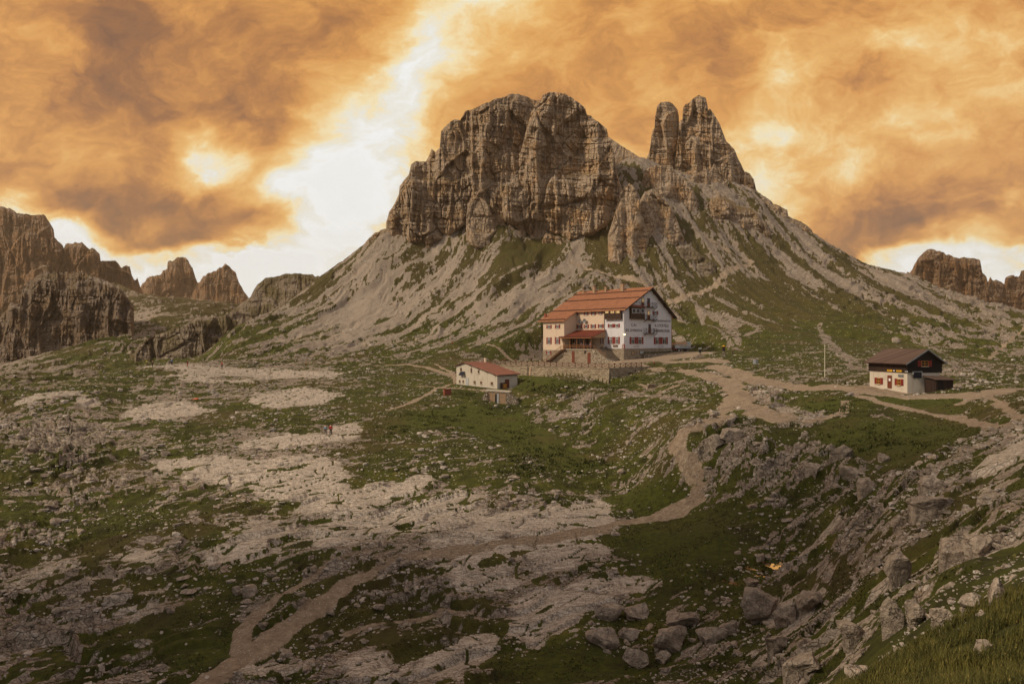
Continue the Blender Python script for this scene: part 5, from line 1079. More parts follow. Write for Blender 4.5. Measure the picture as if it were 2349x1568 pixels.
# porch: deck, glazed front, roof, rails
pf = MB(Z0); pf.box(-6.9, -.05, 7.2, 18.75, -2.45, -2.2); deck = pf.build('deck', M['concrete'], hut)
pf = MB(Z0); pf.box(-6.6, -.1, 7.2, 18.7, -7.2, -2.46); pf.build('basement_wall', M['stone'], hut)
BW = Wall(HF, 'x', -6.6, cr1)
for r in ((626, 664, 1040, 1186), (850, 892, 1062, 1192)):
    u0, u1, z0, z1 = BW.rect(*r); q = MB(Z0); BW.put(q, u0, u1, -6.5, z1, 0, .08); q.build('door', M['door'], hut)
for r in ((800, 830, 1035, 1078), (450, 478, 1035, 1075)):
    W3 = BW if r[0] > 600 else WW2
    u0, u1, z0, z1 = W3.rect(*r); q = MB(Z0); W3.put(q, u0, u1, z0, z1, 0, .05); q.build('vent', M['dark'], hut)
q = MB(Z0); q.slab([(-7.5, 6.7, 1.35), (-.05, 6.7, 3.75), (-.05, 18.75, 3.75), (-7.5, 18.75, 1.35)], .16); q.slab([(-7.5, 18.76, 1.35), (-6.15, 18.76, 1.785), (-6.15, 20.3, 1.785), (-7.5, 20.3, 1.35)], .16)
y = 6.75
while y < 18.6: q.slab([(-7.55, y, 1.44), (-.05, y, 3.85), (-.05, y+.2, 3.85), (-7.55, y+.2, 1.44)], .1); y += .45
pr = q.build('roof', M['tile_dark'], hut, label='dark red porch roof')
q = MB(Z0); y = 6.8
while y < 20: q.box(-7.3, -7.0, y, y+.25, 1.5, 1.75); y += .62
q.build('snow_guard', M['black'], pr)
q = MB(Z0); q.box(-7.6, -7.5, 6.7, 20.3, 1.12, 1.36); q.build('gutter', M['wood'], pr)
q = MB(Z0); q.prism([(-7.0, 1.28), (-.1, 1.28), (-.1, 3.5)], 6.95, 7.1); q.build('porch_gable', M['plyw'], hut)
for yy_ in (7.3, 10.2, 13.0, 15.8, 18.5):
    q = MB(Z0); q.box(-6.85, -6.67, yy_-.09, yy_+.09, -2.2, 1.3); q.build('post', M['wood'], hut)
q = MB(Z0)
for zz in (-1.05, -1.5): q.box(-6.9, -6.82, 7.2, 18.7, zz-.07, zz+.07)
y = 7.4
while y < 18.7: q.box(-6.95, -6.85, y-.05, y+.05, -2.2, -.98); y += 1.15
q.box(-6.8, -5.2, 7.16, 7.24, -1.12, -.98); q.build('railing', M['wood'], hut)
q = MB(Z0); q.box(-3.4, -3.3, 12.6, 18.7, -2.2, 1.9); q.build('glazing', M['pane'], hut)
q = MB(Z0)
for yy_ in np.linspace(12.6, 18.6, 7): q.box(-3.45, -3.4, yy_-.06, yy_+.06, -2.2, 1.9)
q.box(-3.47, -3.42, 12.6, 18.7, -.9, -.8); q.build('mullion', M['plyw'], hut)
# rubble stair mass, steps and hand rails
q = MB(Z0); q.prism([(7.15, -2.2), (5.5, -2.2), (1.6, -5.1), (-3.2, -6.1), (-3.2, -7.2), (7.15, -7.2)], -6.7, -5.9, 'x'); q.prism([(7.15, -2.25), (5.5, -2.25), (5.5, -7.2), (7.15, -7.2)], -5.9, -.1, 'x'); q.build('stair_wall', M['rubble'], hut)
q = MB(Z0)
for i in range(9): q.box(-5.88, -.3, 5.5-.42*(i+1), 5.5-.42*i, -7.2, -2.5-.3*i)
st_ = q.build('steps', M['stone'], hut)
q = MB(Z0); q.bar((-6.3, 6.6, -1.15), (-6.3, 2.0, -3.9), .09); q.bar((-6.3, 6.6, -1.6), (-6.3, 2.0, -4.4), .07)
for a_, b_ in ((6.6, -1.15), (4.3, -2.52), (2.0, -3.9)): q.box(-6.35, -6.25, a_-.05, a_+.05, b_-1.5, b_)
q.build('handrail', M['wood'], st_)
q = MB(Z0); q.prism([(18.85, -2.3), (25.3, -6.4), (25.3, -6.6), (24.6, -6.6), (18.85, -2.9)], -7.6, -7.45, 'x'); q.prism([(18.85, -2.3), (25.3, -6.4), (25.3, -6.6), (24.6, -6.6), (18.85, -2.9)], -6.4, -6.25, 'x')
for i in range(14): q.box(-7.45, -6.4, 18.9+.46*i, 19.25+.46*i, -2.6-.29*i, -2.5-.29*i)
st_ = q.build('steps', M['fence'], hut)
q = MB(Z0); q.box(-7.6, -6.21, 17.5, 18.85, -2.5, -2.3)
for zz in (0, -.5):
    q.bar((-7.55, 18.9, -1.2+zz), (-7.55, 25.2, -5.2+zz), .09); q.bar((-7.55, 17.6, -1.15+zz), (-7.55, 18.9, -1.2+zz), .09)
for a_, b_ in ((17.6, -1.1), (18.9, -1.15), (21, -2.5), (23, -3.8), (25.2, -5.15)): q.box(-7.6, -7.5, a_-.06, a_+.06, b_-1.25, b_)
q.build('handrail', M['wood'], st_)
# red annex edge behind the right corner
q = MB(Z0); q.box(26.2, 26.55, 0.02, 7, -3.5, 5.6); q.build('side_wall', M['tile_dark'], hut)
# ---- loose pieces about the hut
def world(fr, x, y, z): 
    c, s_ = math.cos(fr.rz), math.sin(fr.rz); return (fr.o[0]+x*c-y*s_, fr.o[1]+x*s_+y*c, z)
def at_frame(fr, x, y, z, rz=0):
    p_ = world(fr, x, y, z); return Frame((p_[0], p_[1]), fr.rz+rz, z)
def table(fr, name, label, L=2.2, **kw):
    e = fr.empty(name, label=label, cat='table', **kw); z = fr.z0
    q = MB(z); q.box(-L/2, L/2, -.4, .4, z+.72, z+.78); q.build('tabletop', M['wood'], e)
    for s_ in (-1, 1):
        q = MB(z); q.box(-L/2, L/2, s_*.75-.14, s_*.75+.14, z+.42, z+.47); q.build('bench_seat', M['wood'], e)
        q = MB(z); q.bar((s_*L*.38, -.8, z), (s_*L*.38, .5, z+.72), .08); q.bar((s_*L*.38, .8, z), (s_*L*.38, -.5, z+.72), .08); q.box(s_*L*.38-.04, s_*L*.38+.04, -.8, .8, z+.34, z+.42); q.build('leg', M['dark'], e)
    return e
table(at_frame(HF, -1.6, 6.4, -2.2, math.pi/2), 'picnic_table', 'dark picnic table against the hut wall at the top of the stone steps')
table(at_frame(HF, -8.6, 24.6, TZ, math.pi/2), 'picnic_table', 'picnic table on the terrace below the wooden outer stair', 2.6)
table(at_frame(HF, -12, 40, TZ, math.pi/2), 'picnic_table', 'picnic table at the far left end of the terrace', 2.6)
def arrow_sign(fr, name, label, L, H, mat, cat='sign', point=1, post=None):
    e = fr.empty(name, label=label, cat=cat); z = fr.z0
    q = MB(z); q.add([(-L/2, -.03, z-H/2), (L/2-H/2, -.03, z-H/2), (L/2, -.03, z), (L/2-H/2, -.03, z+H/2), (-L/2, -.03, z+H/2)]+[(-L/2, .0, z-H/2), (L/2-H/2, .0, z-H/2), (L/2, .0, z), (L/2-H/2, .0, z+H/2), (-L/2, .0, z+H/2)],
        [(0, 1, 2, 3, 4), (9, 8, 7, 6, 5)]+[(i, i+5, (i+1) % 5+5, (i+1) % 5) for i in range(5)]); q.build('board', M[mat], e)
    return e
a_, z_ = LW.uv(1252, 964); p_ = world(HF, -.12, a_, z_); e = arrow_sign(Frame((p_[0], p_[1]), HA-math.pi/2, z_), 'direction_sign', 'dark brown wooden arrow board on the white long wall by the picnic table', 2.0, .62, 'fence')
q = MB(z_); q.box(-.7, .45, -.045, -.031, z_-.05, z_+.02); q.build('routed_line', M['plyw'], e)
# curved rubble planter in front of the gable
pl = Frame(tuple(np.array(world(HF, 17, -1.2, 0)[:2])), HA, -5.2).empty('planter_wall', label='low curved rubble wall with plants in front of the gable', cat='garden wall')
q = MB(-5.2); 
for i in range(16):
    t0, t1 = i/16, (i+1)/16; x0, x1 = -8+t0*18.5, -8+t1*18.5; d0, d1 = -2.0*math.sin(math.pi*t0)-.05, -2.0*math.sin(math.pi*t1)-.05; zz = -3.75+.35*t0
    q.add([(x0, d0, -6), (x1, d1, -6), (x1, d1+.5, -6), (x0, d0+.5, -6), (x0, d0, zz), (x1, d1, zz+.02), (x1, d1+.5, zz+.02), (x0, d0+.5, zz)], [(0,3,2,1),(4,5,6,7),(0,1,5,4),(1,2,6,5),(2,3,7,6),(3,0,4,7)])
q.build('wall', M['rubble'], pl)
rs = np.random.RandomState(5); q = MB(-5.2)
for i in range(900):
    t = rs.rand(); x = -8+t*18.5; yv = -rs.rand()*1.7*math.sin(math.pi*t)+.5; z = -3.8+.35*t+rs.rand()*.5; an = rs.rand()*6.28; s_ = .12+.1*rs.rand()
    q.add([(x, yv, z), (x+s_*math.cos(an), yv+s_*math.sin(an), z+.08), (x+s_*.5*math.cos(an+1), yv+s_*.5*math.sin(an+1), z+s_)], [(0, 1, 2)])
q.build('foliage', simple_mat('planter_leaf', srgb(70, 70, 28)), pl)
# ================================================================ terrace wall and fence
KF = Frame(K0, HA, -12.0)
rw = KF.empty('retaining_wall', label='long squared stone retaining wall carrying the hut terrace', cat='wall')
q = MB(-12.0); q.prism([(-.35, -12.5), (.45, -12.5), (.45, TZ), (0, TZ)], 0, 43.2); q.prism([(-.35, -12.5), (.45, -12.5), (.45, TZ), (0, TZ)], .451, 17.8, 'x'); q.build('wall', M['wallstone'], rw)
q = MB(-12.0); q.box(-.12, .5, -.12, 43.3, TZ, TZ+.16); q.box(.501, 17.9, -.12, .5, TZ, TZ+.16); q.build('coping', M['wallstone'], rw)
ff = Frame(K0, HA, TZ+.16); fn = ff.empty('wooden_fence', label='brown wooden fence of crossed rails along the terrace edge', cat='fence')
def fence_run(P0, P1, n, z):
    P0 = np.array(P0); P1 = np.array(P1)
    for i in range(n+1):
        p = P0+(P1-P0)*i/n; q = MB(z); q.box(p[0]-.07, p[0]+.07, p[1]-.07, p[1]+.07, z, z+1.15); q.build('post', M['fence'], fn)
    for i in range(n):
        a = P0+(P1-P0)*i/n; b = P0+(P1-P0)*(i+1)/n; q = MB(z)
        q.bar((a[0], a[1], z+1.05), (b[0], b[1], z+1.05), .09); q.bar((a[0], a[1], z+.12), (b[0], b[1], z+.12), .08)
        q.bar((a[0], a[1], z+.15), (b[0], b[1], z+1.0), .08); q.bar((a[0], a[1], z+1.0), (b[0], b[1], z+.15), .08); q.build('rail', M['fence'], fn)
fence_run((.2, 42.8), (.2, .25), 20, TZ+.16); fence_run((.2, .25), (13.8, .25), 6, TZ+.16)
for i in range(2):
    f_ = at_frame(KF, -.45, 26.3+i*.9, -11.6); e = f_.empty('plank', label=['pale plank leaning upright against the terrace wall beside the shed roof', 'dark plank leaning upright against the terrace wall beside the shed roof'][i], cat='plank')
    q = MB(-11.6); q.bar((-.5, 0, -11.6), (.2, 0, TZ-.3+.2*i), .22, .06); q.build('board', M['tarp' if i == 0 else 'dark'], e)
# ================================================================ lower shed
SF = Frame(S0, SA, -11.0); sh = SF.empty('outbuilding', label='long pale plastered shed with a rusty sheet roof below the terrace wall', cat='shed')
zs = -11.4; ev0, rgz, evb = -7.62, -4.9, -5.75
prof = lambda y: ev0+(rgz-ev0)*y/10.5 if y <= 10.5 else rgz+(evb-rgz)*(y-10.5)/3.2
q = MB(-11.0); q.prism([(0, zs), (13.4, zs), (13.4, prof(13.4)-.15), (10.5, rgz-.17), (0, ev0-.15)], 0, 7.4, 'x'); q.build('wall', M['oldwhite'], sh)
q = MB(-11.0); q.slab([(-.5, -.5, prof(-.5)), (7.9, -.5, prof(-.5)), (7.9, 10.5, rgz), (-.5, 10.5, rgz)], .1); q.slab([(-.5, 10.503, rgz), (7.9, 10.503, rgz), (7.9, 14, prof(14)), (-.5, 14, prof(14))], .1)
x = -.45
while x < 7.8: q.slab([(x, -.5, prof(-.5)+.07), (x+.1, -.5, prof(-.5)+.07), (x+.1, 10.5, rgz+.07), (x, 10.5, rgz+.07)], .07); x += .55
ro = q.build('roof', M['rust'], sh)
q = MB(-11.0)
for yy_ in (0.6, 3.2, 5.8, 8.4, 12): q.box(-.48, 0, yy_, yy_+.18, prof(yy_)-.36, prof(yy_)-.12)
q.box(-.5, 7.9, -.62, -.5, prof(-.5)-.16, prof(-.5)+.02); q.build('rafter', M['dark'], ro)
q = MB(-11.0); q.box(6.5, 7.0, 9.6, 10.1, rgz-.5, rgz+.9); q.build('chimney', M['cream'], ro)
cs = (1100, 860, 9.7875); SX = Wall(SF, 'x', 0, cs); SY = Wall(SF, 'y', 0, cs)
for r in ((235, 270, 362, 455), (480, 515, 372, 480), (655, 690, 425, 495), (205, 236, 657, 720), (288, 320, 662, 724), (553, 600, 675, 745), (710, 755, 686, 755), (962, 1015, 702, 775)):
    SX.window(r, sh, shutters='', bars=0 if r[1]-r[0] < 36 else 1, fm='plyw')
u0, u1, z0, z1 = SX.rect(372, 430, 605, 825); q = MB(-11.0); SX.put(q, u0, u1, z0, z1, 0, .07); q.build('door', M['lgrey'], sh)
u0, u1, z0, z1 = SY.rect(1298, 1400, 640, 840); q = MB(-11.0); SY.put(q, u0, u1, z0, z1, 0, .07); q.build('door', M['door'], sh)
u0, u1, z0, z1 = SX.rect(232, 345, 455, 545)
for i in range(2):
    q = MB(-11.0); ua = u0+(u1-u0)*(.52*i); q.add([(-.1, ua, z1), (-.1, ua+(u1-u0)*.45, z1), (-.7, ua+(u1-u0)*.45, z0), (-.7, ua, z0), (-.05, ua, z1-.04), (-.05, ua+(u1-u0)*.45, z1-.04), (-.65, ua+(u1-u0)*.45, z0-.04), (-.65, ua, z0-.04)], [(0,1,2,3),(7,6,5,4),(0,4,5,1),(1,5,6,2),(2,6,7,3),(3,7,4,0)]); q.build('solar_panel', M['solar'], sh)
u0, u1, z0, z1 = SY.rect(1180, 1280, 705, 832)
cb = at_frame(SF, (u0+u1)/2, -.5, -11.0); e = cb.empty('cabinet', label='ochre metal cabinet beside the brown door of the lower shed', cat='cabinet'); wd = (u1-u0)/2
q = MB(-11.0); q.box(-wd, wd, -.3, .3, -11, -11+(z1-z0)+.15); q.build('body', M['copper'], e); q = MB(-11.0); q.box(-wd+.25, wd-.03, -.34, -.3, -10.92, -11+(z1-z0)-.1); q.build('door', M['ochre'], e)
for i in range(3):
    f_ = at_frame(SF, 7.9+i*1.0, -1.0+.2*i, -10.9); e = f_.empty('barrel', label=['pale wooden barrel nearest the shed of the three by the terrace wall', 'middle pale wooden barrel of the three by the terrace wall', 'pale wooden barrel farthest from the shed by the terrace wall'][i], cat='barrel')
    q = MB(-10.9); q.cyl((0, 0, -11.2), (0, 0, -10.5), .42, .5, 14); q.cyl((0, 0, -10.5), (0, 0, -9.9), .5, .42, 14); q.build('body', M['tarp'], e)
    q = MB(-10.9); q.cyl((0, 0, -10.6), (0, 0, -10.54), .52, .52, 14); q.cyl((0, 0, -10.15), (0, 0, -10.1), .49, .49, 14); q.build('hoop', M['plyw'], e)
# small store set in the bank
def ground_at(x, y): return float(ground(np.array([float(x)]), np.array([float(y)]), True)[0][0])
def placed(px, py, h=None):
    q = raycast(px, py, h=lambda X, Y: ground(X, Y, True)[0]); return q
cxs = ((1190+1235)/2-1250)/FS*150; sto_z = (834.5-986)/FS*150
SB = Frame((cxs, 150.0), math.radians(-8), sto_z); st = SB.empty('stone_store', label='small store with brown board front and flat concrete roof set into the grassy bank', cat='store')
q = MB(sto_z); q.box(-2.05, 2.05, .02, 3.2, sto_z-.6, sto_z+2.6); q.build('wall', M['plyw'], st)
q = MB(sto_z); q.slab([(-2.7, -.12, sto_z+3.05), (2.9, -.12, sto_z+2.75), (2.9, 3.2, sto_z+2.75), (-2.7, 3.2, sto_z+3.05)], .26); q.build('roof', M['concrete'], st)
q = MB(sto_z); q.box(-.35, .05, -.03, .02, sto_z-.1, sto_z+2.2); d_ = q.build('door', M['black'], st); q = MB(sto_z); q.box(.06, .5, -.06, -.03, sto_z-.1, sto_z+2.3); q.build('door_leaf', M['lgrey'], st)
q = MB(sto_z); q.prism([(2.06, sto_z-.8), (5.3, sto_z-.8), (4.8, sto_z+.3), (3.6, sto_z+1.8), (2.5, sto_z+2.45), (2.06, sto_z+2.45)], -.35, 1.6); q.build('wing_wall', M['rubble'], st); q = MB(sto_z); q.prism([(-2.06, sto_z-.5), (-3.5, sto_z+.1), (-3.3, sto_z+1.3), (-2.5, sto_z+2.5), (-2.06, sto_z+2.6)], -.25, 1.6); q.build('wing_wall', M['rubble'], st)
p_ = placed(1026, 905)
e = Frame((p_[0], p_[1]), .4, p_[2]).empty('metal_trough', label='rust red metal bin standing on the bank left of the small store', cat='bin')
q = MB(p_[2]); z = p_[2]; q.box(-.8, .8, -.5, .5, z-.2, z+1.2); q.build('body', M['tile_dark'], e); q = MB(z); q.box(-.86, .86, -.56, .56, z+1.2, z+1.3); q.build('lid', M['door'], e)
# ================================================================ black timber hut on the right
BF = Frame(B0, BA, -7.9); bh = BF.empty('timber_hut', label='small hut with white ground floor, black boarded upper floor and red shutters', cat='hut'); z0b = -7.9
q = MB(z0b); q.box(0, 5.75, 0, 8.2, -8.6, -4.72); q.build('wall', M['oldwhite'], bh, label='white plastered ground floor wall')
evz, rdz = -3.0, -1.1; rx = 3.2
q = MB(z0b); q.prism([(-.1, -4.75), (6.1, -4.75), (6.1, evz-.14), (rx, rdz-.14), (-.1, evz-.14)], -.1, 8.3); q.build('wall', M['bwood2'], bh, label='black boarded upper wall')
q = MB(z0b); q.box(-.14, -.1, -.1, 8.3, -4.75, evz-.16); q.build('cladding', M['bwood'], bh)
q = MB(z0b); sl = (rdz-evz)/(rx+.1)
q.slab([(-.75, -.6, rdz-sl*(rx+.75)), (rx, -.6, rdz), (rx, 8.8, rdz), (-.75, 8.8, rdz-sl*(rx+.75))], .12); s2 = (rdz-evz)/(6.1-rx)
q.slab([(rx+.003, -.6, rdz), (6.6, -.6, rdz-s2*(6.6-rx)), (6.6, 8.8, rdz-s2*(6.6-rx)), (rx+.003, 8.8, rdz)], .12); ro = q.build('roof', M['shingle'], bh)
q = MB(z0b); q.slab([(-.75, -.66, rdz-sl*(rx+.75)+.03), (rx, -.66, rdz+.03), (rx, -.6, rdz+.03), (-.75, -.6, rdz-sl*(rx+.75)+.03)], .22); q.slab([(rx, -.66, rdz+.03), (6.6, -.66, rdz-s2*(6.6-rx)+.03), (6.6, -.6, rdz-s2*(6.6-rx)+.03), (rx, -.6, rdz+.03)], .22); q.build('barge_board', M['grey'], ro)
q = MB(z0b); q.box(-.85, -.73, -.6, 8.8, rdz-sl*(rx+.75)-.12, rdz-sl*(rx+.75)+.02); q.build('gutter', M['copper'], ro)
cb_ = (2080, 820, 9.035); BX = Wall(BF, 'x', 0, cb_); BX2 = Wall(BF, 'x', -.14, cb_); BY = Wall(BF, 'y', 0, cb_); BY2 = Wall(BF, 'y', -.1, cb_)
BX.window((505, 687, 922, 1056), bh, fm='ochre', sh=.3, cross=.5); BX.window((948, 1140, 948, 1085), bh, fm='ochre', sh=.3, cross=.5)
BY2.window((1447, 1757, 545, 668), bh, fm='ochre', sh=.25, cross=.5, bars=1)
u0, u1, z0, z1 = BX.rect(790, 882, 867, 1150); q = MB(z0b); BX.put(q, u0, u1, z0, z1, 0, .07); dr = q.build('door', M['door'], bh)
q = MB(z0b); BX.put(q, u0+.22, u1-.3, z0+1.15, z0+1.55, .07, .08); q.build('notice', M['frame'], dr)
u0, u1, z0, z1 = BX.rect(1025, 1142, 845, 905); q = MB(z0b); BX.put(q, u0, u1, z0, z1, .02, .08); q.build('wall_panel', M['grey'], bh)
u0, u1, z0, z1 = BY.rect(1330, 1508, 790, 925); q = MB(z0b); BY.put(q, u0, u1, z0, z1, .25, .3); sp_ = q.build('solar_panel', M['solar'], bh)
q = MB(z0b); BY.put(q, u0-.05, u1+.05, z1, z1+.07, .1, .34); BY.put(q, u0-.07, u0-.0, z0+.6, z1+.1, 0, .34); BY.put(q, u1, u1+.07, z0+.6, z1+.1, 0, .34); q.build('bracket', M['lgrey'], sp_)
for i, (r, mm, lb) in enumerate((((780, 893, 740, 782), 'yellow', 'yellow rectangular trail sign on the dark boards above the hut door'), ((985, 1102, 750, 790), 'yellow', 'yellow arrow trail sign right of the round white plate'), ((1175, 1238, 767, 795), 'lgrey', 'small pale grey sign at the corner of the black boards'))):
    u0, u1, z0, z1 = BX2.rect(*r); p_ = world(BF, -.16, (u0+u1)/2, (z0+z1)/2)
    if i == 1: e = arrow_sign(Frame((p_[0], p_[1]), BA-math.pi/2, p_[2]), 'trail_sign', lb, u1-u0, z1-z0, mm)
    else:
        e = Frame((p_[0], p_[1]), BA-math.pi/2, p_[2]).empty('trail_sign', label=lb, cat='sign'); q = MB(p_[2]); q.box(-(u1-u0)/2, (u1-u0)/2, -.03, 0, z0, z1); q.build('board', M[mm], e)
    q = MB(p_[2]); q.box(-(u1-u0)*.36, (u1-u0)*.3, -.036, -.031, p_[2]+.05, p_[2]+.09); q.box(-(u1-u0)*.36, (u1-u0)*.2, -.036, -.031, p_[2]-.07, p_[2]-.03); q.build('print', M['black'] if i < 2 else M['grey'], e)
u0, z_ = BX2.uv(932, 763); q = MB(z0b); q.cyl((-.18, u0, z_), (-.14, u0, z_), .13, .13, 14); q.build('plate', M['frame'], bh)
q = MB(z0b)
for i in range(3): q.box(-1.5+.42*i, -.02, 4.05-.25*(2-i)*.5, 5.7, -8.4, -7.85+.18*i)
q.build('steps', M['concrete'], bh)
# lean-to at the gable
lt = at_frame(BF, 4.0, -1.35, -7.75); e = lt.empty('lean_to', label='dark boarded lean-to shed with a flat roof against the gable of the timber hut', cat='shed'); z = -7.75
q = MB(z); q.box(-1.05, 1.95, -1.0, 1.2, z-.5, z+1.98); q.build('wall', M['bwood'], e)
q = MB(z); q.slab([(-1.35, -1.3, z+2.1), (2.3, -1.3, z+2.02), (2.3, 1.25, z+2.5), (-1.35, 1.25, z+2.55)], .1); q.build('roof', M['shingle'], e)
q = MB(z); q.box(-.75, .25, -1.05, -1.0, z, z+1.85); q.build('door', M['bwood2'], e)
# ================================================================ flagpole, monument, signs
def post_thing(px, py, name, label, cat, Y=None):
    p = placed(px, py); e = Frame((p[0], p[1]), 0, p[2]).empty(name, label=label, cat=cat); return e, p
e, p = post_thing(1892, 872, 'flagpole', 'tall pale bare flagpole on a stone block by the gravel yard', 'flagpole'); k = p[1]/130.0
q = MB(p[2]); q.cyl((0, 0, p[2]), (0, 0, p[2]+6.9*k), .075, .045, 10); q.build('pole', M['pole'], e)
q = MB(p[2]); q.box(-1.0, 1.0, -.6, .6, p[2]-.3, p[2]+.35); q.box(-.5, .5, -.35, .35, p[2]+.35, p[2]+.6); q.build('base', M['rubble'], e)
q = MB(p[2]); q.cyl((0, 0, p[2]+6.9*k), (0, 0, p[2]+7.05*k), .1, .05, 10); q.build('finial', M['grey'], e)
e, p = post_thing(1603, 821, 'monument', 'stepped stone monument with a dark bust in the gravel yard', 'monument'); z = p[2]; k = p[1]/190.0
for i, (w1, w2, h0, h1) in enumerate(((2.0, 1.0, 0, .3), (1.6, .9, .3, .55), (1.15, .8, .55, .8), (.85, .7, .8, 1.1), (.6, .55, 1.1, 1.5))):
    q = MB(z); q.box((-w1+.25*i)*k, w1*.9*k, -w2*k, w2*k, z+h0*k-(.4 if i == 0 else 0), z+h1*k); q.build('step', M['stone'], e)
q = MB(z); q.cyl((.3*k, 0, z+1.5*k), (.3*k, 0, z+1.85*k), .42*k, .22*k, 12); q.cyl((.3*k, 0, z+1.85*k), (.3*k, 0, z+2.1*k), .2*k, .34*k, 12); q.cyl((.3*k, 0, z+2.1*k), (.3*k, 0, z+2.55*k), .36*k, .2*k, 12); q.build('bust', M['black'], e)
q = MB(z); q.box(.0*k, .7*k, -.3*k, .3*k, z+2.55*k, z+2.85*k); q.build('cap', M['lgrey'], e)
e, p = post_thing(1660, 818, 'signal_post', 'dark post with a yellow cap propped on a stone tripod at the yard edge', 'post'); z = p[2]; k = p[1]/190.
q = MB(z)
for dx, dy in ((-.6, 0), (.7, .2), (.1, -.6)): q.bar((dx*k, dy*k, z-.2), (0, 0, z+1.6*k), .28*k)
q.build('base', M['rubble'], e); q = MB(z); q.box(-.36*k, .36*k, -.3*k, .3*k, z+1.6*k, z+2.9*k); q.build('post', M['dark'], e); q = MB(z); q.cyl((0, 0, z+2.9*k), (0, 0, z+3.2*k), .5*k, .1, 10); q.build('cap', M['yellow'], e)
e, p = post_thing(1733, 845, 'notice_board', 'pale and grey notice board on two thin legs beside the gravel road', 'notice board'); z = p[2]; k = p[1]/160.
q = MB(z); q.box(-.6*k, .05, -.05, .05, z+1.1*k, z+2.1*k); q.build('board', M['lgrey'], e); q = MB(z); q.box(.06, .6*k, -.05, .05, z+1.1*k, z+2.15*k); q.build('panel', M['grey'], e)
for s_ in (-1, 1): q = MB(z); q.box(s_*.5*k-.04, s_*.5*k+.04, -.04, .04, z-.2, z+1.1*k); q.build('leg', M['fence'], e)
e, p = post_thing(2210, 828, 'signpost', 'thin wooden signpost standing on the slope right of the timber hut', 'signpost'); z = p[2]; k = p[1]/150.
q = MB(z); q.box(-.06, .06, -.06, .06, z-.2, z+1.8*k); q.build('post', M['fence'], e); q = MB(z); q.box(-.45*k, .45*k, -.1, -.06, z+1.45*k, z+1.65*k); q.build('board', M['fence'], e)
p = placed(448, 916); e = Frame((p[0], p[1]), .2, p[2]).empty('orange_blanket', label='orange blanket spread over bare rock on the left plateau', cat='blanket')
me_x = np.linspace(-.6, .6, 16); me_y = np.linspace(-.5, .5, 16); XX, YY = np.meshgrid(me_x, me_y); c_, s_ = math.cos(.2), math.sin(.2)
GX = p[0]+XX*c_-YY*s_; GY = p[1]+XX*s_+YY*c_; ZZ = ground(GX, GY)[0]-p[2]+.1+.06*np.sin(XX*5+YY*2)
ob = bpy.data.objects.new('cloth', mesh_np('cloth', np.stack([XX, YY, ZZ], -1).reshape(-1, 3), grid_faces(16, 16), M['orange'])); link(ob, e)
# ---- vehicles at the right end of the hut
def wheel(mbz, x, y, z, r, w, parent):
    q = MB(mbz); q.cyl((x, y-w/2, z), (x, y+w/2, z), r, r, 18); wh = q.build('wheel', M['tyre'], parent)
    q = MB(mbz); q.cyl((x, y-w/2-.02, z), (x, y+w/2+.02, z), r*.5, r*.5, 14); q.build('rim', M['rim'], wh)
vz = -3.4; VY = 234.0
vp = ((1667-1250)/FS*VY, VY)
e = Frame(vp, math.radians(8), vz).empty('cargo_trailer', label='slatted grey cargo trailer under a tan tarpaulin parked behind the hut', cat='trailer')
q = MB(vz); q.box(-3.2, 2.4, -1.1, 1.1, vz+1.15, vz+1.3)
for i in range(4): q.box(-3.2, 2.4, -1.14, -1.1, vz+1.35+i*.28, vz+1.55+i*.28); q.box(2.4, 2.44, -1.1, 1.1, vz+1.35+i*.28, vz+1.55+i*.28); q.box(-3.2, 2.4, 1.1, 1.14, vz+1.35+i*.28, vz+1.55+i*.28)
q.build('body', M['lgrey'], e)
q = MB(vz); q.prism([(-3.3, vz+2.45), (1.0, vz+2.45), (1.0, vz+3.55), (-3.3, vz+3.3)], -1.2, 1.2); q.build('tarpaulin', M['tarp'], e)
q = MB(vz); q.prism([(1.02, vz+2.45), (2.55, vz+2.45), (2.2, vz+3.55), (1.02, vz+3.57)], -1.2, 1.2); q.build('canopy', M['lgrey'], e)
q = MB(vz); q.box(-3.0, 2.2, -.5, .5, vz+.85, vz+1.14); q.bar((-3.0, 0, vz+.9), (-4.6, 0, vz+.7), .14); q.build('chassis', M['dark'], e)
for x_ in (-1.6, 1.2):
    for s_ in (-1, 1): wheel(vz, x_, s_*.95, vz+.5, .55, .3, e)
vp = ((1648-1250)/FS*229, 229.0)
e = Frame(vp, math.radians(8), vz-.1).empty('tractor', label='red open tractor with a grey box body parked beside the hut corner', cat='tractor'); z = vz-.1
q = MB(z); q.box(-2.4, 1.4, -.75, .75, z+.8, z+1.35); q.prism([(-2.4, z+1.36), (-1.0, z+1.36), (-1.1, z+1.9), (-2.3, z+1.8)], -.5, .5); q.build('body', M['truckred'], e)
q = MB(z); q.box(-.4, 1.5, -1.0, 1.0, z+1.36, z+2.3); q.build('cargo_box', M['lgrey'], e)
q = MB(z); q.slab([(-3.0, -1.2, z+3.5), (-.6, -1.2, z+2.75), (-.6, 1.2, z+2.75), (-3.0, 1.2, z+3.5)], .3)
q.build('tarpaulin', M['tarp'], e); q = MB(z)
for x_ in (-2.8, -.8):
    for s_ in (-1, 1): q.box(x_-.05, x_+.05, s_*1.0-.05, s_*1.0+.05, z+1.3, z+2.9)
q.build('hoop', M['dark'], e)
for x_, r_ in ((-1.5, .62), (1.0, .72)):
    for s_ in (-1, 1): wheel(z, x_, s_*.95, z+r_-.02, r_, .32, e)
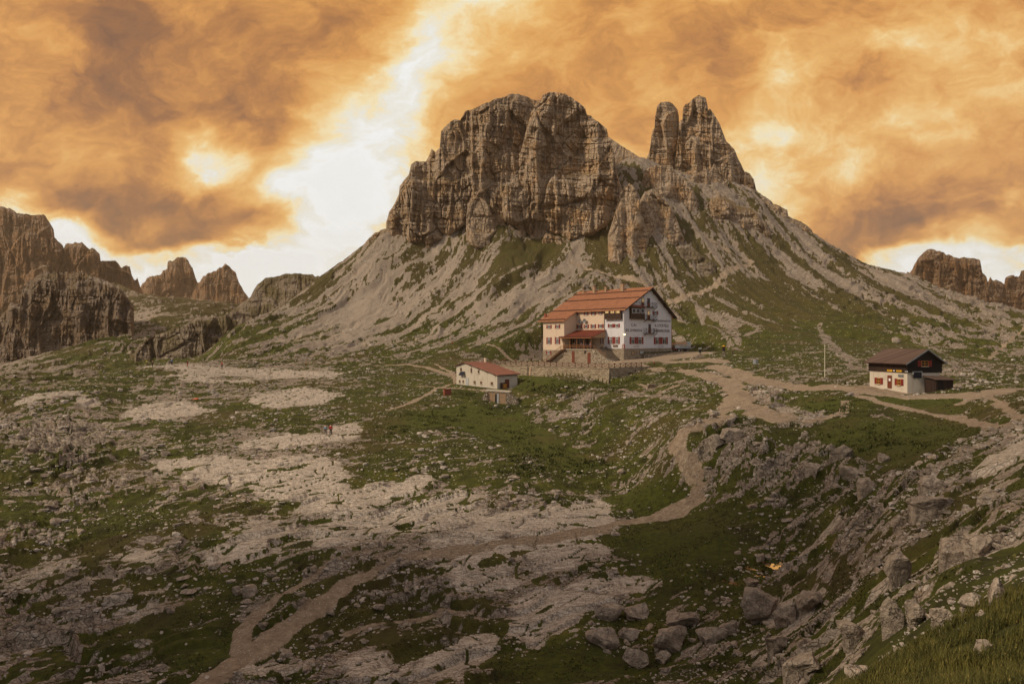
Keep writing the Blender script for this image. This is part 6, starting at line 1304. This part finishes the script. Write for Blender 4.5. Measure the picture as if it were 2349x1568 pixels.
# ================================================================ boulders and stones
def ico(sub):
    import bmesh
    bm = bmesh.new(); bmesh.ops.create_icosphere(bm, subdivisions=sub, radius=1.0)
    v = np.array([x.co[:] for x in bm.verts], np.float32); f = np.array([[q.index for q in p.verts] for p in bm.faces], np.int32); bm.free(); return v, f
def rock_shape(seed, sub=2, flat=.7, cuts=9, rough=.05, point=0):
    rs = np.random.RandomState(seed); v, f = ico(sub); v = v.copy()
    for k in range(cuts):
        n = rs.randn(3); n /= np.linalg.norm(n)
        if k == 0: n = np.array([0, 0, 1.]); 
        d_ = rs.uniform(.36, .78); s = v@n; v -= np.maximum(0, s-d_)[:,None]*n*.97
    if point:
        v[:,:2] *= (1-.45*np.clip(v[:,2:3], -.2, 1)*point); v[:,2] *= 1+.35*point
    v += (vn(v[:,0]*2.3+seed, v[:,1]*2.3+v[:,2]*1.7, 7)[:,None]-.5)*.22*v
    v += rs.randn(*v.shape).astype(np.float32)*rough*.5
    v *= np.array([1+.35*rs.rand(), 1-.25*rs.rand(), flat])
    return v.astype(np.float32), f
def rock_material():
    m, t, b = new_mat('limestone'); g = t.n('ShaderNodeNewGeometry'); P = g.outputs['Position']; tc = t.n('ShaderNodeTexCoord').outputs['Object']
    n0 = t.noise(P, .35, 3, .6); n1 = t.noise(P, 2.6, 5, .65); n2 = t.noise(P, 13, 4, .65)
    c = t.ramp(t.m('ADD', t.m('MULTIPLY', n1, .5), t.m('ADD', t.m('MULTIPLY', n2, .25), t.m('MULTIPLY', n0, .25))), [(.32, srgb(92, 80, 68)), (.45, srgb(140, 124, 107)), (.56, srgb(176, 158, 138)), (.70, srgb(214, 197, 176))])
    c = t.mix(t.m('MULTIPLY', t.ss(n0, .55, .7), .35), c, srgb(168, 134, 106))
    cr = t.ss(t.vor(t.vm('ADD', P, t.vm('SCALE', t.noise(P, 1.2, 4, .7, 0, 'Color'), scale=1.2)), .9, 'DISTANCE_TO_EDGE'), 0, .022, 1, 0)
    c = t.mix(t.m('MULTIPLY', cr, t.ss(n1, .4, .6, .1, .6)), c, srgb(64, 54, 44))
    t.L.new(c, b.inputs['Base Color']); b.inputs['Roughness'].default_value = .92
    bp = t.n('ShaderNodeBump', Height=t.m('SUBTRACT', t.m('ADD', n1, t.m('MULTIPLY', n2, .3)), t.m('MULTIPLY', cr, .3)), Strength=1.0, Distance=.3); t.L.new(bp.outputs[0], b.inputs['Normal'])
    return m
M_ROCK = rock_material()
GF = lambda X, Y: ground(X, Y, True)[0]
# boulders one can point at: image column and row of the foot, width and height in image units, point, seed, label
BIG = [
 (1752,1428,98,88,.8,1,'tall pointed pale boulder with a flat lit face below the orange pools'),
 (1812,1432,66,52,.2,2,'rough rounded boulder leaning on the right side of the tall pointed boulder'),
 (1862,1400,74,42,.0,3,'flat topped brownish block behind and right of the tall pointed boulder'),
 (1402,1424,76,38,.1,4,'low broad boulder at the left end of the group in the lower turf'),
 (1468,1418,66,36,.2,5,'jagged pale boulder touching the right end of the low broad boulder'),
 (1572,1444,92,38,.0,6,'long flat slab boulder at the back of the lower boulder group'),
 (1392,1484,84,42,.1,7,'cracked boulder below the low broad boulder on dark turf'),
 (1442,1466,52,26,.0,8,'small rounded boulder between the cracked boulder and the slab boulder'),
 (1548,1492,92,58,.4,9,'large rough boulder in the middle of the lower boulder group'),
 (1640,1466,72,30,.0,10,'narrow lying slab right of the large rough boulder'),
 (1680,1452,36,30,.1,11,'small white jagged boulder at the right end of the lying slab'),
 (1466,1532,66,44,.2,12,'square shouldered boulder nearest the bottom edge in the lower group'),
 (1524,1520,40,28,.1,13,'small boulder right of the square shouldered boulder'),
 (2076,1336,78,86,.3,14,'tall dark leaning block standing on the right hand scree'),
 (2170,1170,118,34,-.1,15,'long flat brown slab lying on the right slope'),
 (2200,1290,84,56,.1,16,'broad fractured boulder on the scree above the grassy edge'),
 (2262,1270,76,44,.1,17,'weathered boulder right of the broad fractured boulder'),
 (1940,1048,54,34,.1,18,'blocky outcrop boulder in the green hollow below the timber hut'),
 (2030,1060,28,26,.1,19,'single round boulder on the green meadow below the timber hut'),
 (1497,890,22,13,.2,20,'bright white boulder on the bank right of the terrace wall'),
 (2058,786,20,16,.1,21,'pale boulder alone on the grassy hillside above the timber hut'),
 (566,1370,38,30,.1,22,'blocky boulder on dark turf left of the broad path'),
 (541,1366,20,26,.3,23,'thin upright stone beside the blocky boulder left of the path'),
 (430,1364,44,12,-.2,24,'flat pale slab stone lying on turf at the lower left'),
 (603,1440,26,14,-.1,25,'small pale oval stone beside the left edge of the broad path'),
 (1178,1098,30,10,-.1,26,'low dark stone on the bare pavement above the bowl'),
 (1160,1234,26,18,.1,27,'dark grey stone standing on the smooth pavement by the path'),
 (1427,1087,26,12,0,28,'white stone at the foot of the green hollow left of the path'),
 (2262,1500,46,34,.1,29,'white boulder half sunk in the near grass'),
 (2110,1430,60,60,.2,30,'stacked angular block at the edge of the near grass'),
 (2055,1450,50,96,.4,31,'tall thin rock pillar rising at the left end of the near grass'),
 (2165,1425,50,34,.0,32,'square block right of the stacked angular block by the near grass'),
 (2235,1400,58,44,.2,33,'rounded pale boulder above the near grass with a dark hollow beside it'),
 (2300,1380,60,62,.3,34,'upright cracked block at the right frame edge above the grass'),
 (1970,1470,90,46,.0,35,'wide broken boulder at the foot of the scree near the grass'),
 (1860,1545,100,44,.0,36,'long tilted boulder at the bottom edge right of the boulder group'),
 (1790,1500,70,48,.2,37,'rough stacked outcrop block in the lower right turf'),
 (1985,1560,80,30,.0,38,'flat boulder at the bottom edge beside the near grass'),
 (2140,1120,60,30,.1,39,'fractured outcrop block on the upper right slope'),
 (1995,1130,50,40,.3,40,'steep fractured outcrop block above the right hand scree'),
 (1960,1098,46,34,.2,41,'pale stepped outcrop block on the rim of the bowl'),
 (1870,1090,48,34,.2,42,'grey stepped outcrop block in the middle of the rim of the bowl'),
 (1680,1012,60,34,.1,43,'massive layered outcrop right of the bend in the path'),
 (1645,1030,50,40,.2,44,'rounded layered outcrop beside the bend in the path'),
 (1748,1290,26,22,.1,45,'brown boulder standing at the back edge of the orange pool'),
 (1765,1282,18,14,.0,46,'small pale stone right of the brown boulder by the orange pool'),
 (1730,1345,36,20,.0,47,'low purple grey boulder in front of the lower pool'),
 (2020,1300,34,24,.0,48,'brown rounded boulder lying left of the tall dark leaning block'),
]
for (px, py, w, h, pt, sd_, lb) in BIG:
    p = raycast(px, py, h=GF)
    if p is None: continue
    W_m = .92*w/F*p[1]; H_m = .82*h/F*p[1]
    v, f = rock_shape(sd_+300, 4, 1.0, 17, .010, max(0, pt))
    v -= v.mean(0); ex = np.ptp(v, 0); v = v/ex*np.array([W_m, W_m*.85, H_m*1.35]); 
    nz = (fbm(v[:,0]*1.6/W_m*2+sd_, v[:,2]*2.4/W_m*2+v[:,1], 4, 13, .6)-.5)*.10*W_m; nr = v/np.maximum(np.linalg.norm(v, axis=1, keepdims=True), 1e-3); v = v+nr*nz[:,None]
    v[:,2] += H_m*.62-v[:,2].max()*0+0; v[:,2] -= (v[:,2].max()-H_m)
    gx_ = p[0]+np.array([-.35, .35, -.35, .35, 0])*W_m; gy_ = p[1]+W_m*.3+np.array([-.3, -.3, .3, .3, 0])*W_m
    zlo = float(np.minimum(ground(gx_, gy_)[0].min(), p[2])); v[:,2] -= .0; v[v[:,2] < 0, 2] -= (p[2]-zlo)+.15*H_m
    me = mesh_np('boulder', v, f, M_ROCK, smooth=False); o = bpy.data.objects.new('boulder', me); o.location = (p[0], p[1]+W_m*.3, p[2]); link(o, label=lb, cat='boulder')
# scattered stones
rs = np.random.RandomState(11)
NC = 300000
az = rs.uniform(math.radians(-38), math.radians(38), NC); lr = rs.uniform(math.log(9), math.log(330), NC)**1.0
r = np.exp(lr); X = r*np.sin(az); Y = r*np.cos(az)
_keep = rs.rand(NC) < 1
z, rock, pth, sc, slb, crack, grn, rg = ground(X, Y)
pxs = 1.0*(rs.pareto(1.7, NC)+1)                    # apparent width, render pixels
pxs = np.clip(pxs, 1.0, 10)
size = pxs/683*r*.5
rk_, rg_, sc_ = fields(X, Y)
clump = fbm(X/5, Y/5, 4, 201)
dens = .12+.5*rk_+.35*rg_+.3*sc_
dens = dens*sst(clump, .38, .62)*(1-.96*grn)*(1-.93*np.clip(pth, 0, 1))*(1-.94*slb)
dens = dens*(1-.6*sst(r, 200, 240))
acc = (rs.rand(NC) < dens*.55) & (size < lerp(.35, 1.3, np.clip(rk_+rg_*.4, 0, 1))) & (size > .03) & ~((X > 4) & (r < 14))
for fr_, x0, x1, y0, y1 in ((HF, -26, 30, -20, 32), (BF, -3, 8, -3, 10), (SF, -2, 10, -2, 15)):
    a_, g_ = frame(X, Y, np.array(fr_.o), np.array([-math.sin(fr_.rz), math.cos(fr_.rz)]), np.array([math.cos(fr_.rz), math.sin(fr_.rz)]))
    acc &= ~((a_ > y0) & (a_ < y1) & (g_ > x0) & (g_ < x1))
ix = np.where(acc)[0]; print('stones', len(ix))
px = X[ix]/Y[ix]*F+CX; py = CY-z[ix]/Y[ix]*F
inf = (px > 5) & (px < 2344) & (py < 1562)
order = np.argsort(-pxs[ix]*inf)
# is the line of sight free?
def visible(x, y, zz):
    ts = np.linspace(.15, .985, 60); hx = ts*x; hy = ts*y
    return np.all(base_h(hx, hy) < ts*(zz+.25)+.25)
variants = [rock_shape(500+k, 3, .62+.1*(k % 3), 9, .02) for k in range(12)]
vmesh = [mesh_np('stone', v, f, M_ROCK, smooth=False) for v, f in variants]
MARKS = [(1400,1450,'lower boulder group'),(1760,1400,'tall pointed boulder'),(1720,1310,'orange pools'),(1580,1080,'bend of the stony path'),(1700,1020,'layered outcrop right of the path'),(1900,1100,'rim of the bowl'),(2030,1050,'meadow below the timber hut'),(2150,1150,'upper right scree'),(2050,1300,'dark leaning block'),(2200,1350,'broad fractured boulder'),(2280,1080,'gravel slope at the right edge'),(1900,1480,'foot of the lower scree'),(1700,1540,'bottom edge right of the boulders'),(1250,960,'outcrops below the terrace wall'),(1450,930,'green bank below the yard'),(1700,890,'gravel yard'),(1100,900,'lower shed'),(750,1000,'two walkers on bare rock'),(150,1030,'broken crag on the far left'),(250,1430,'rubble fan at the lower left'),(100,1300,'left frame edge'),(600,1380,'upright stone left of the path'),(500,1200,'turf left of the middle'),(850,1400,'right edge of the broad path'),(1000,1180,'smooth pavement in the middle'),(1200,1300,'lower pavement'),(1000,1500,'bottom edge in the middle'),(600,880,'left plateau'),(850,1080,'turf right of the bare slabs'),(1500,1250,'green turf below the path'),(1900,700,'grassy right hillside'),(1650,700,'slope above the hut'),(800,740,'foot of the left scree'),(300,1530,'bottom left corner'),(450,1080,'wide bare slabs on the left')]
names_ = {}
solo = []
for j in order:
    if len(solo) >= 240: break
    i = ix[j]
    if not inf[j]: continue
    if visible(X[i], Y[i], z[i]): solo.append(j)
ss_ = set(solo)
for n_, j in enumerate(solo):
    i = ix[j]; o = bpy.data.objects.new('stone', vmesh[n_ % 12]); s_ = size[i]
    o.location = (X[i], Y[i], z[i]+s_*.12); o.scale = (s_, s_*(.8+.3*rs.rand()), s_*(.8+.4*rs.rand())); o.rotation_euler = (rs.uniform(-.25, .25), rs.uniform(-.25, .25), rs.uniform(0, 6.28))
    mk = min(MARKS, key=lambda q: (q[0]-px[j])**2+((q[1]-py[j])*1.6)**2)[2]
    v_ = variants[n_ % 12][0]; asp = np.ptp(v_[:,2])*o.scale[2]/(np.ptp(v_[:,0])*o.scale[0])
    shp = 'flat' if asp < .42 else ('squat' if asp < .58 else 'chunky'); on_ = 'on bare rock' if rock[i] > .5 else 'in turf'
    big_ = 'Large' if pxs[i] > 8 else ('Mid sized' if pxs[i] > 5 else 'Small')
    lb = '%s %s block %s by the %s' % (big_, shp, on_, mk)
    names_.setdefault(lb, []).append((px[j], o)); link(o, cat='stone', group='pale blocks strewn by the '+mk)
ORD = ['leftmost', 'second leftmost', 'third leftmost', 'fourth leftmost', 'fifth leftmost', 'sixth leftmost', 'seventh leftmost', 'eighth leftmost', 'ninth leftmost', 'tenth leftmost']
for lb, its in names_.items():
    its.sort(key=lambda q: q[0])
    for k, (_, o) in enumerate(its): o['label'] = lb if len(its) == 1 else lb+', '+ORD[min(k, 9)]
M_PALE = M_ROCK.copy(); M_PALE.name = 'pale_limestone'
for nd in M_PALE.node_tree.nodes:
    if nd.type == 'VALTORGB':
        for el, cc in zip(nd.color_ramp.elements, (srgb(120, 108, 96), srgb(170, 155, 140), srgb(208, 194, 178), srgb(234, 224, 212))): el.color = cc
small = [rock_shape(700+k, 1, .6, 5, .06) for k in range(14)]
VV = []; FF = []; off = 0
for j, i in enumerate(ix):
    if j in ss_: continue
    v, f = small[j % 14]; s_ = size[i]; t = rs.uniform(0, 6.28); c_, q_ = math.cos(t), math.sin(t)
    w_ = v*s_*np.array([1, .75+.4*rs.rand(), .75+.5*rs.rand()], np.float32)
    VV.append(np.stack([w_[:,0]*c_-w_[:,1]*q_+X[i], w_[:,0]*q_+w_[:,1]*c_+Y[i], w_[:,2]+z[i]+s_*.1], -1)); FF.append(f+off); off += len(v)
o = bpy.data.objects.new('small_stones', mesh_np('small_stones', np.concatenate(VV), np.concatenate(FF), M_PALE, smooth=False)); link(o, kind='stuff', label='countless small pale stones strewn through turf and scree', cat='stones')
# ================================================================ shallow pools
def water_mat():
    m, t, b = new_mat('still_water'); b.inputs['Base Color'].default_value = (.02, .016, .01, 1); b.inputs['Roughness'].default_value = .03; b.inputs['Specular IOR Level'].default_value = .9; b.inputs['IOR'].default_value = 2.2
    b.inputs['Metallic'].default_value = 0
    gl = t.n('ShaderNodeBsdfGlossy', Color=(.80, .58, .34, 1), Roughness=.03); mx = t.n('ShaderNodeMixShader', Fac=.8, i1=b.outputs[0], i2=gl.outputs[0]); o_ = [q for q in t.N if q.type == 'OUTPUT_MATERIAL'][0]; t.L.new(mx.outputs[0], o_.inputs[0])
    n = t.noise(t.n('ShaderNodeTexCoord').outputs['Object'], 3, 2, .5); bp = t.n('ShaderNodeBump', Height=n, Strength=.2, Distance=.03); t.L.new(bp.outputs[0], b.inputs['Normal']); return m
M_WAT = water_mat()
for (wx, wy, wr, wz) in POOLS:
    s_ = .09; n_ = int(wr*3.2/s_); gx_, gy_ = np.meshgrid(wx+(np.arange(n_)-n_/2)*s_, wy+(np.arange(n_)-n_/2)*s_)
    m_, q_ = puddle(gx_, gy_, wx, wy, wr); ok_ = ((m_ > -.012) & (q_ < 1.0)).ravel(); fc = grid_faces(n_, n_); fc = fc[ok_[fc].all(1)]
    used = np.unique(fc); mp_ = np.zeros(n_*n_, int); mp_[used] = np.arange(len(used)); V_ = np.stack([gx_.ravel(), gy_.ravel(), np.full(n_*n_, wz-.005)], -1)[used]
    if len(fc): link(bpy.data.objects.new('pool', mesh_np('pool', V_, mp_[fc], M_WAT)), kind='structure')
# ================================================================ near grass and tufts
def grass_mat(name, a, b_, tip):
    m, t, b = new_mat(name); g = t.n('ShaderNodeNewGeometry').outputs['Position']; n = t.noise(g, 2.0, 3, .6); n2 = t.noise(g, 30, 2, .5)
    c = t.mix(t.ss(n, .35, .65), a, b_); c = t.mix(t.m('MULTIPLY', t.ss(n2, .55, .7), .6), c, tip)
    t.L.new(c, b.inputs['Base Color']); b.inputs['Roughness'].default_value = .8; return m
M_GR = grass_mat('long_grass', srgb(58, 58, 20), srgb(88, 82, 32), srgb(150, 128, 70))
def blades(name, X, Y, Zg, hgt, wid, mat, label, lean=.5, cat='grass'):
    n = len(X); t = rs.uniform(0, 6.28, n); l = hgt*lean*rs.uniform(.2, 1.0, n); dx = np.cos(t); dy = np.sin(t); wx = -dy*wid/2; wy = dx*wid/2
    V_ = np.zeros((n, 5, 3), np.float32)
    for k, (s_, q_, ws) in enumerate(((0, 0, -1), (0, 0, 1), (.55, .3, -.75), (.55, .3, .75), (1, 1, 0))):
        V_[:,k,0] = X+dx*l*q_+wx*ws; V_[:,k,1] = Y+dy*l*q_+wy*ws; V_[:,k,2] = Zg-.02+hgt*s_*(1-.15*q_)
    b = np.arange(n)[:,None]*5
    F_ = np.concatenate([b+np.array([0, 1, 3]), b+np.array([0, 3, 2]), b+np.array([2, 3, 4])])
    o = bpy.data.objects.new(name, mesh_np(name, V_.reshape(-1, 3), F_, mat)); link(o, kind='stuff', label=label, cat=cat)
n = 90000
az = rs.uniform(math.radians(20), math.radians(44), n); r = np.exp(rs.uniform(math.log(5.2), math.log(17), n)); X = r*np.sin(az); Y = r*np.cos(az)
rk_, _, _ = fields(X, Y); cl = fbm(X/.5, Y/.5, 3, 301); k = (rs.rand(n) < sst(cl, .3, .6)*(1-sst(rk_, .12, .4))); X, Y = X[k], Y[k]
Zg = ground(X, Y)[0]; cl = cl[k]
blades('near_grass', X, Y, Zg, rs.uniform(.10, .30, len(X))*(.5+cl), rs.uniform(.008, .018, len(X)), M_GR, 'long tussocky grass on the nearest slope at the lower right')
# low leafy shrubs and tussocks in the hollow
M_SH = grass_mat('dock_leaves', srgb(50, 54, 20), srgb(78, 82, 30), srgb(104, 100, 44))
cx_ = []
for (px, py, rad, cnt) in ((1250,1045,70,70),(1190,1000,60,40),(1000,960,90,60),(900,985,50,30),(1290,900,60,50),(1340,880,60,50),(1400,890,50,40),(1230,890,40,30),(1460,868,30,20),(1540,850,26,30),(1080,905,40,20),(1200,1075,60,40),(1330,1070,60,40),(1150,935,60,50),(2000,1010,120,50),(1900,925,80,30)):
    for i in range(cnt):
        q = (px+rs.randn()*rad*.5, py+rs.randn()*rad*.16); p = raycast(*q)
        if p is not None and p[1] < 200: cx_.append(p)
XX = []; YY = []; HH = []
for p in cx_:
    m_ = rs.randint(12, 30); s_ = rs.uniform(.25, .8); XX.append(p[0]+rs.randn(m_)*s_*.6); YY.append(p[1]+rs.randn(m_)*s_*.6); HH.append(rs.uniform(.2, .55, m_)*s_*1.3)
X = np.concatenate(XX); Y = np.concatenate(YY); H_ = np.concatenate(HH)
k = ~((np.abs(X-S0[0]) < 0)); a_, g_ = frame(X, Y, K0, A2, G2); k &= ~((a_ > -.5) & (g_ > -.5)); X, Y, H_ = X[k], Y[k], H_[k]
blades('leafy_plants', X, Y, ground(X, Y)[0], H_, H_*.5, M_SH, 'low leafy plants and tussocks in the green hollows below the hut', .9, 'plants')
# turf tufts over the middle ground
n = 170000
az = rs.uniform(math.radians(-37), math.radians(37), n); r = np.exp(rs.uniform(math.log(27), math.log(140), n)); X = r*np.sin(az); Y = r*np.cos(az)
z, rock, pth, sc, slb, crack, grn, rg = ground(X, Y); k = (rock < .2) & (pth < .2) & (rs.rand(n) < .8) & (fbm(X/3, Y/3, 3, 401) > .47)
X, Y, z, r = X[k], Y[k], z[k], r[k]
a_, g_ = frame(X, Y, B0, BA2, BG2); k = ~((a_ > -1) & (a_ < 10) & (g_ > -2) & (g_ < 8)); X, Y, z, r = X[k], Y[k], z[k], r[k]
blades('turf_tufts', X, Y, z, rs.uniform(.07, .2, len(X))*(r/60)**.5, rs.uniform(.06, .16, len(X))*(r/60)**.5, grass_mat('turf', srgb(58, 54, 22), srgb(84, 80, 32), srgb(124, 106, 56)), 'short tufted alpine turf across the bowl', .8)
# ================================================================ people
def skin_mesh(name, pts, edges, radii, sub=1):
    me = bpy.data.meshes.new(name); me.from_pydata(pts, edges, []); o = bpy.data.objects.new(name, me); COL.objects.link(o)
    m = o.modifiers.new('s', 'SKIN'); 
    for i, r_ in enumerate(radii): me.skin_vertices[0].data[i].radius = (r_, r_) if not isinstance(r_, tuple) else r_
    me.skin_vertices[0].data[0].use_root = True
    s_ = o.modifiers.new('d', 'SUBSURF'); s_.levels = sub; s_.render_levels = sub
    bpy.context.view_layer.update(); dg = bpy.context.evaluated_depsgraph_get(); out = bpy.data.meshes.new_from_object(o.evaluated_get(dg)); out.name = name
    bpy.data.objects.remove(o); bpy.data.meshes.remove(me); 
    for p_ in out.polygons: p_.use_smooth = True
    return out
def figure(stride=.12, bend=0., sit=False, arm=.1):
    """meshes of a 1.75 m adult: body, jacket, trousers, boots, hair"""
    hz = .93; by = math.sin(bend); bz = math.cos(bend); U = lambda t: (0, -by*t, hz+bz*t)
    if sit: hz = .45
    hip = (0, 0, hz); ch = (0, -by*.28, hz+bz*.28); sh = (0, -by*.5, hz+bz*.5); nk = (0, -by*.58-.01, hz+bz*.60); hd = (0, -by*.68-.03, hz+bz*.72); tp = (0, -by*.72-.02, hz+bz*.81)
    def leg(s):
        if sit: return [(s*.1, 0, hz-.02), (s*.13, -.42, hz), (s*.13, -.42, .09), (s*.14, -.56, .05)]
        return [(s*.1, 0, hz-.06), (s*.11, -.03+s*stride*.5, .50), (s*.12, s*stride, .09), (s*.13, s*stride-.16, .04)]
    def armp(s): return [(s*.19, sh[1], sh[2]-.02), (s*.26, sh[1]+.02, sh[2]-.30), (s*.25, sh[1]-arm-.05, sh[2]-.52), (s*.24, sh[1]-arm-.08, sh[2]-.61)]
    L, R_, AL, AR = leg(-1), leg(1), armp(-1), armp(1)
    pts = [hip, ch, sh, nk, hd, tp]+L+R_+AL+AR
    ed = [(0,1),(1,2),(2,3),(3,4),(4,5),(0,6),(6,7),(7,8),(8,9),(0,10),(10,11),(11,12),(12,13),(2,14),(14,15),(15,16),(16,17),(2,18),(18,19),(19,20),(20,21)]
    ra = [.13,.14,.13,.055,.095,.06]+[.09,.06,.045,.04]*2+[.06,.045,.035,.035]*2
    body = skin_mesh('person', pts, ed, ra)
    jk = skin_mesh('jacket', [(0, 0, hz-.05), ch, sh]+AL[:3]+AR[:3], [(0,1),(1,2),(2,3),(3,4),(4,5),(2,6),(6,7),(7,8)], [.165,.17,.155]+[.08,.066,.056]*2)
    tr = skin_mesh('trousers', [(0, 0, hz+.02)]+L[:3]+R_[:3], [(0,1),(1,2),(2,3),(0,4),(4,5),(5,6)], [.15]+[.11,.082,.066]*2)
    hr = skin_mesh('hair', [(0, hd[1]+.025, hd[2]+.03), (0, tp[1]+.02, tp[2]+.01)], [(0, 1)], [.10, .07])
    bt = [skin_mesh('boot', l[2:], [(0, 1)], [.062, .055]) for l in (L, R_)]
    return body, jk, tr, hr, bt
poses = {'walk': figure(.2), 'stand': figure(.05, .0, False, .05), 'bend': figure(.1, .9), 'sit': figure(sit=True, arm=.2)}
skin = simple_mat('skin', srgb(196, 146, 118))
def cloth(c): 
    k = 'cloth_%02x%02x%02x' % c
    if k not in M: M[k] = simple_mat('clothing', srgb(*c))
    return M[k]
def person(p, hpx, top, low, label, pose='stand', yaw=0., hair=(50, 36, 26), pack=None, hm=None, group=None):
    sc_p = (hm if hm else hpx/FS*p[1])/1.76
    body, jk, tr, hr, bt = poses[pose]
    o = bpy.data.objects.new('person', body.copy()); o.data.materials.clear(); o.data.materials.append(skin); o.location = p; o.rotation_euler = (0, 0, yaw); o.scale = (sc_p,)*3; link(o, label=label, cat='person', group=group)
    for nm, me, col_ in (('jacket', jk, top), ('trousers', tr, low), ('hair', hr, hair), ('boot', bt[0], (34, 28, 26)), ('boot', bt[1], (34, 28, 26))):
        m2 = me.copy(); m2.materials.clear(); m2.materials.append(cloth(col_)); link(bpy.data.objects.new(nm, m2), o)
    if pack:
        q = MB(0); q.box(-.16, .16, .13, .33, 1.02, 1.50); q.box(-.11, .11, .33, .4, 1.05, 1.28); q.box(-.14, .14, .14, .31, 1.50, 1.58); q.build('backpack', cloth(pack), o)
    return o
S2D = 1/1.0643
FOLK = [ # foot in full photo pixels, height, top, trousers, label, pose, yaw, pack
 (358.5,892,14,(170,176,60),(128,104,76),'person in a yellow-green jacket at the far left tip of the rock platform','stand',.5,None),
 (371.8,895.7,16,(46,42,50),(40,36,40),'person dressed in black standing on the rock platform edge','stand',1.5,None),
 (412.6,892,15,(40,76,72),(44,40,42),'person in a dark teal jacket left of the blue-jacketed person on the rock platform','stand',2.0,None),
 (419.5,891,17,(80,116,150),(48,44,48),'person in a blue jacket in the middle of the rock platform','stand',3.0,None),
 (457.6,893,14,(40,30,30),(170,60,40),'person with a black top and red trousers on the rock platform','walk',.8,(60,40,36)),
 (542,898,16.5,(196,46,34),(44,36,40),'person in a red jacket walking at the right end of the rock platform','walk',-1.2,None),
 (746.5,893,11.5,(216,150,44),(50,44,44),'person in a yellow jacket bending over stones below the scree','bend',1.0,None),
 (794.8,1059.7,23.5,(120,152,170),(52,50,58),'person in a pale blue jacket seen from behind beside the red-jacketed walker','stand',3.14,None),
 (807.5,1060.5,25.5,(170,28,30),(36,30,34),'person in a red jacket with dark trousers walking on bare rock in the middle distance','walk',3.3,None),
 (253.7,914,10.5,(76,104,140),(50,48,54),'person in blue far left below the rock platform','stand',0,None),
 (117.5,958,13,(40,46,66),(34,34,44),'person in dark blue crouching on the crag at the far left','bend',1.2,None),
 (1297.7,882.6,12.8,(38,36,36),(30,30,30),'person dressed in black standing on the terrace left of the hut','stand',0,None),
 (1232.8,881,9,(30,28,30),(30,28,30),'person in black sitting at the far end of the terrace','sit',0,None),
 (1259,888,13,(120,50,44),(44,36,36),'person in a dull red jacket walking along the terrace fence','walk',1.5,None),
 (1597,893.5,11.5,(150,46,38),(70,50,44),'person in red with a backpack on the gravel right of the terrace fence','walk',3.14,(110,40,34)),
 (1789,866.5,14.5,(52,48,52),(26,24,26),'person in dark clothes on the grass right of the signal post','walk',1.2,None),
 (1104,842,9,(186,50,40),(60,44,40),'person in a red jacket on the meadow under the scree','walk',.5,None),
 (1558,693,7,(176,50,44),(60,40,40),'hiker in red on the slope path above the hut roof','walk',1.5,None),
 (1528,691,6.5,(150,50,70),(50,44,50),'hiker in dark pink on the slope path left of the hiker in red','walk',1.5,None),
 (1037,918,8,(60,60,70),(40,40,44),'small figure in grey on the path left of the lower shed','walk',.3,None),
]
for (sx, sy, h, top, low, lb, po, yw, pk) in FOLK:
    p = raycast(sx*S2D, sy*S2D, h=GF)
    if p is None: print('no ground', lb); continue
    person(tuple(p), h, top, low, lb, po, yw, pack=pk)
for i, (yy, col_, lb) in enumerate(((14.9, (44, 44, 48), 'person in black behind the porch rail farthest to the left'), (11.9, (60, 50, 40), 'person in brown standing on the porch beside the one in blue-violet'), (11.0, (92, 92, 140), 'person in a blue-violet jacket in the middle of the porch'), (10.0, (100, 110, 132), 'person in a grey-blue jacket right of the one in blue-violet on the porch'), (8.4, (70, 54, 120), 'person in a purple jacket at the right end of the porch'))):
    person(world(HF, -5.8-.2*(i % 2), yy, -2.2), 0, col_, (44, 40, 44), lb, 'stand', HA+1.2*i, hm=1.95)
p = world(HF, -1.0, 5.1+2.2, -2.2)
# ================================================================ evening air
hz = MB(0); hz.box(-1400, 1400, -60, 1800, -64, 235)
ho = None
m = bpy.data.materials.new('haze'); m.use_nodes = True; t = NT(m.node_tree)
for nd in list(t.N): t.N.remove(nd)
out = t.n('ShaderNodeOutputMaterial'); pv = t.n('ShaderNodeVolumePrincipled'); pv.inputs['Color'].default_value = (1, .74, .48, 1); pv.inputs['Density'].default_value = .00013; pv.inputs['Anisotropy'].default_value = .35
t.L.new(pv.outputs[0], out.inputs['Volume'])
hz.build('haze', m, kind='stuff', label='thin warm evening haze in the air', cat='haze')
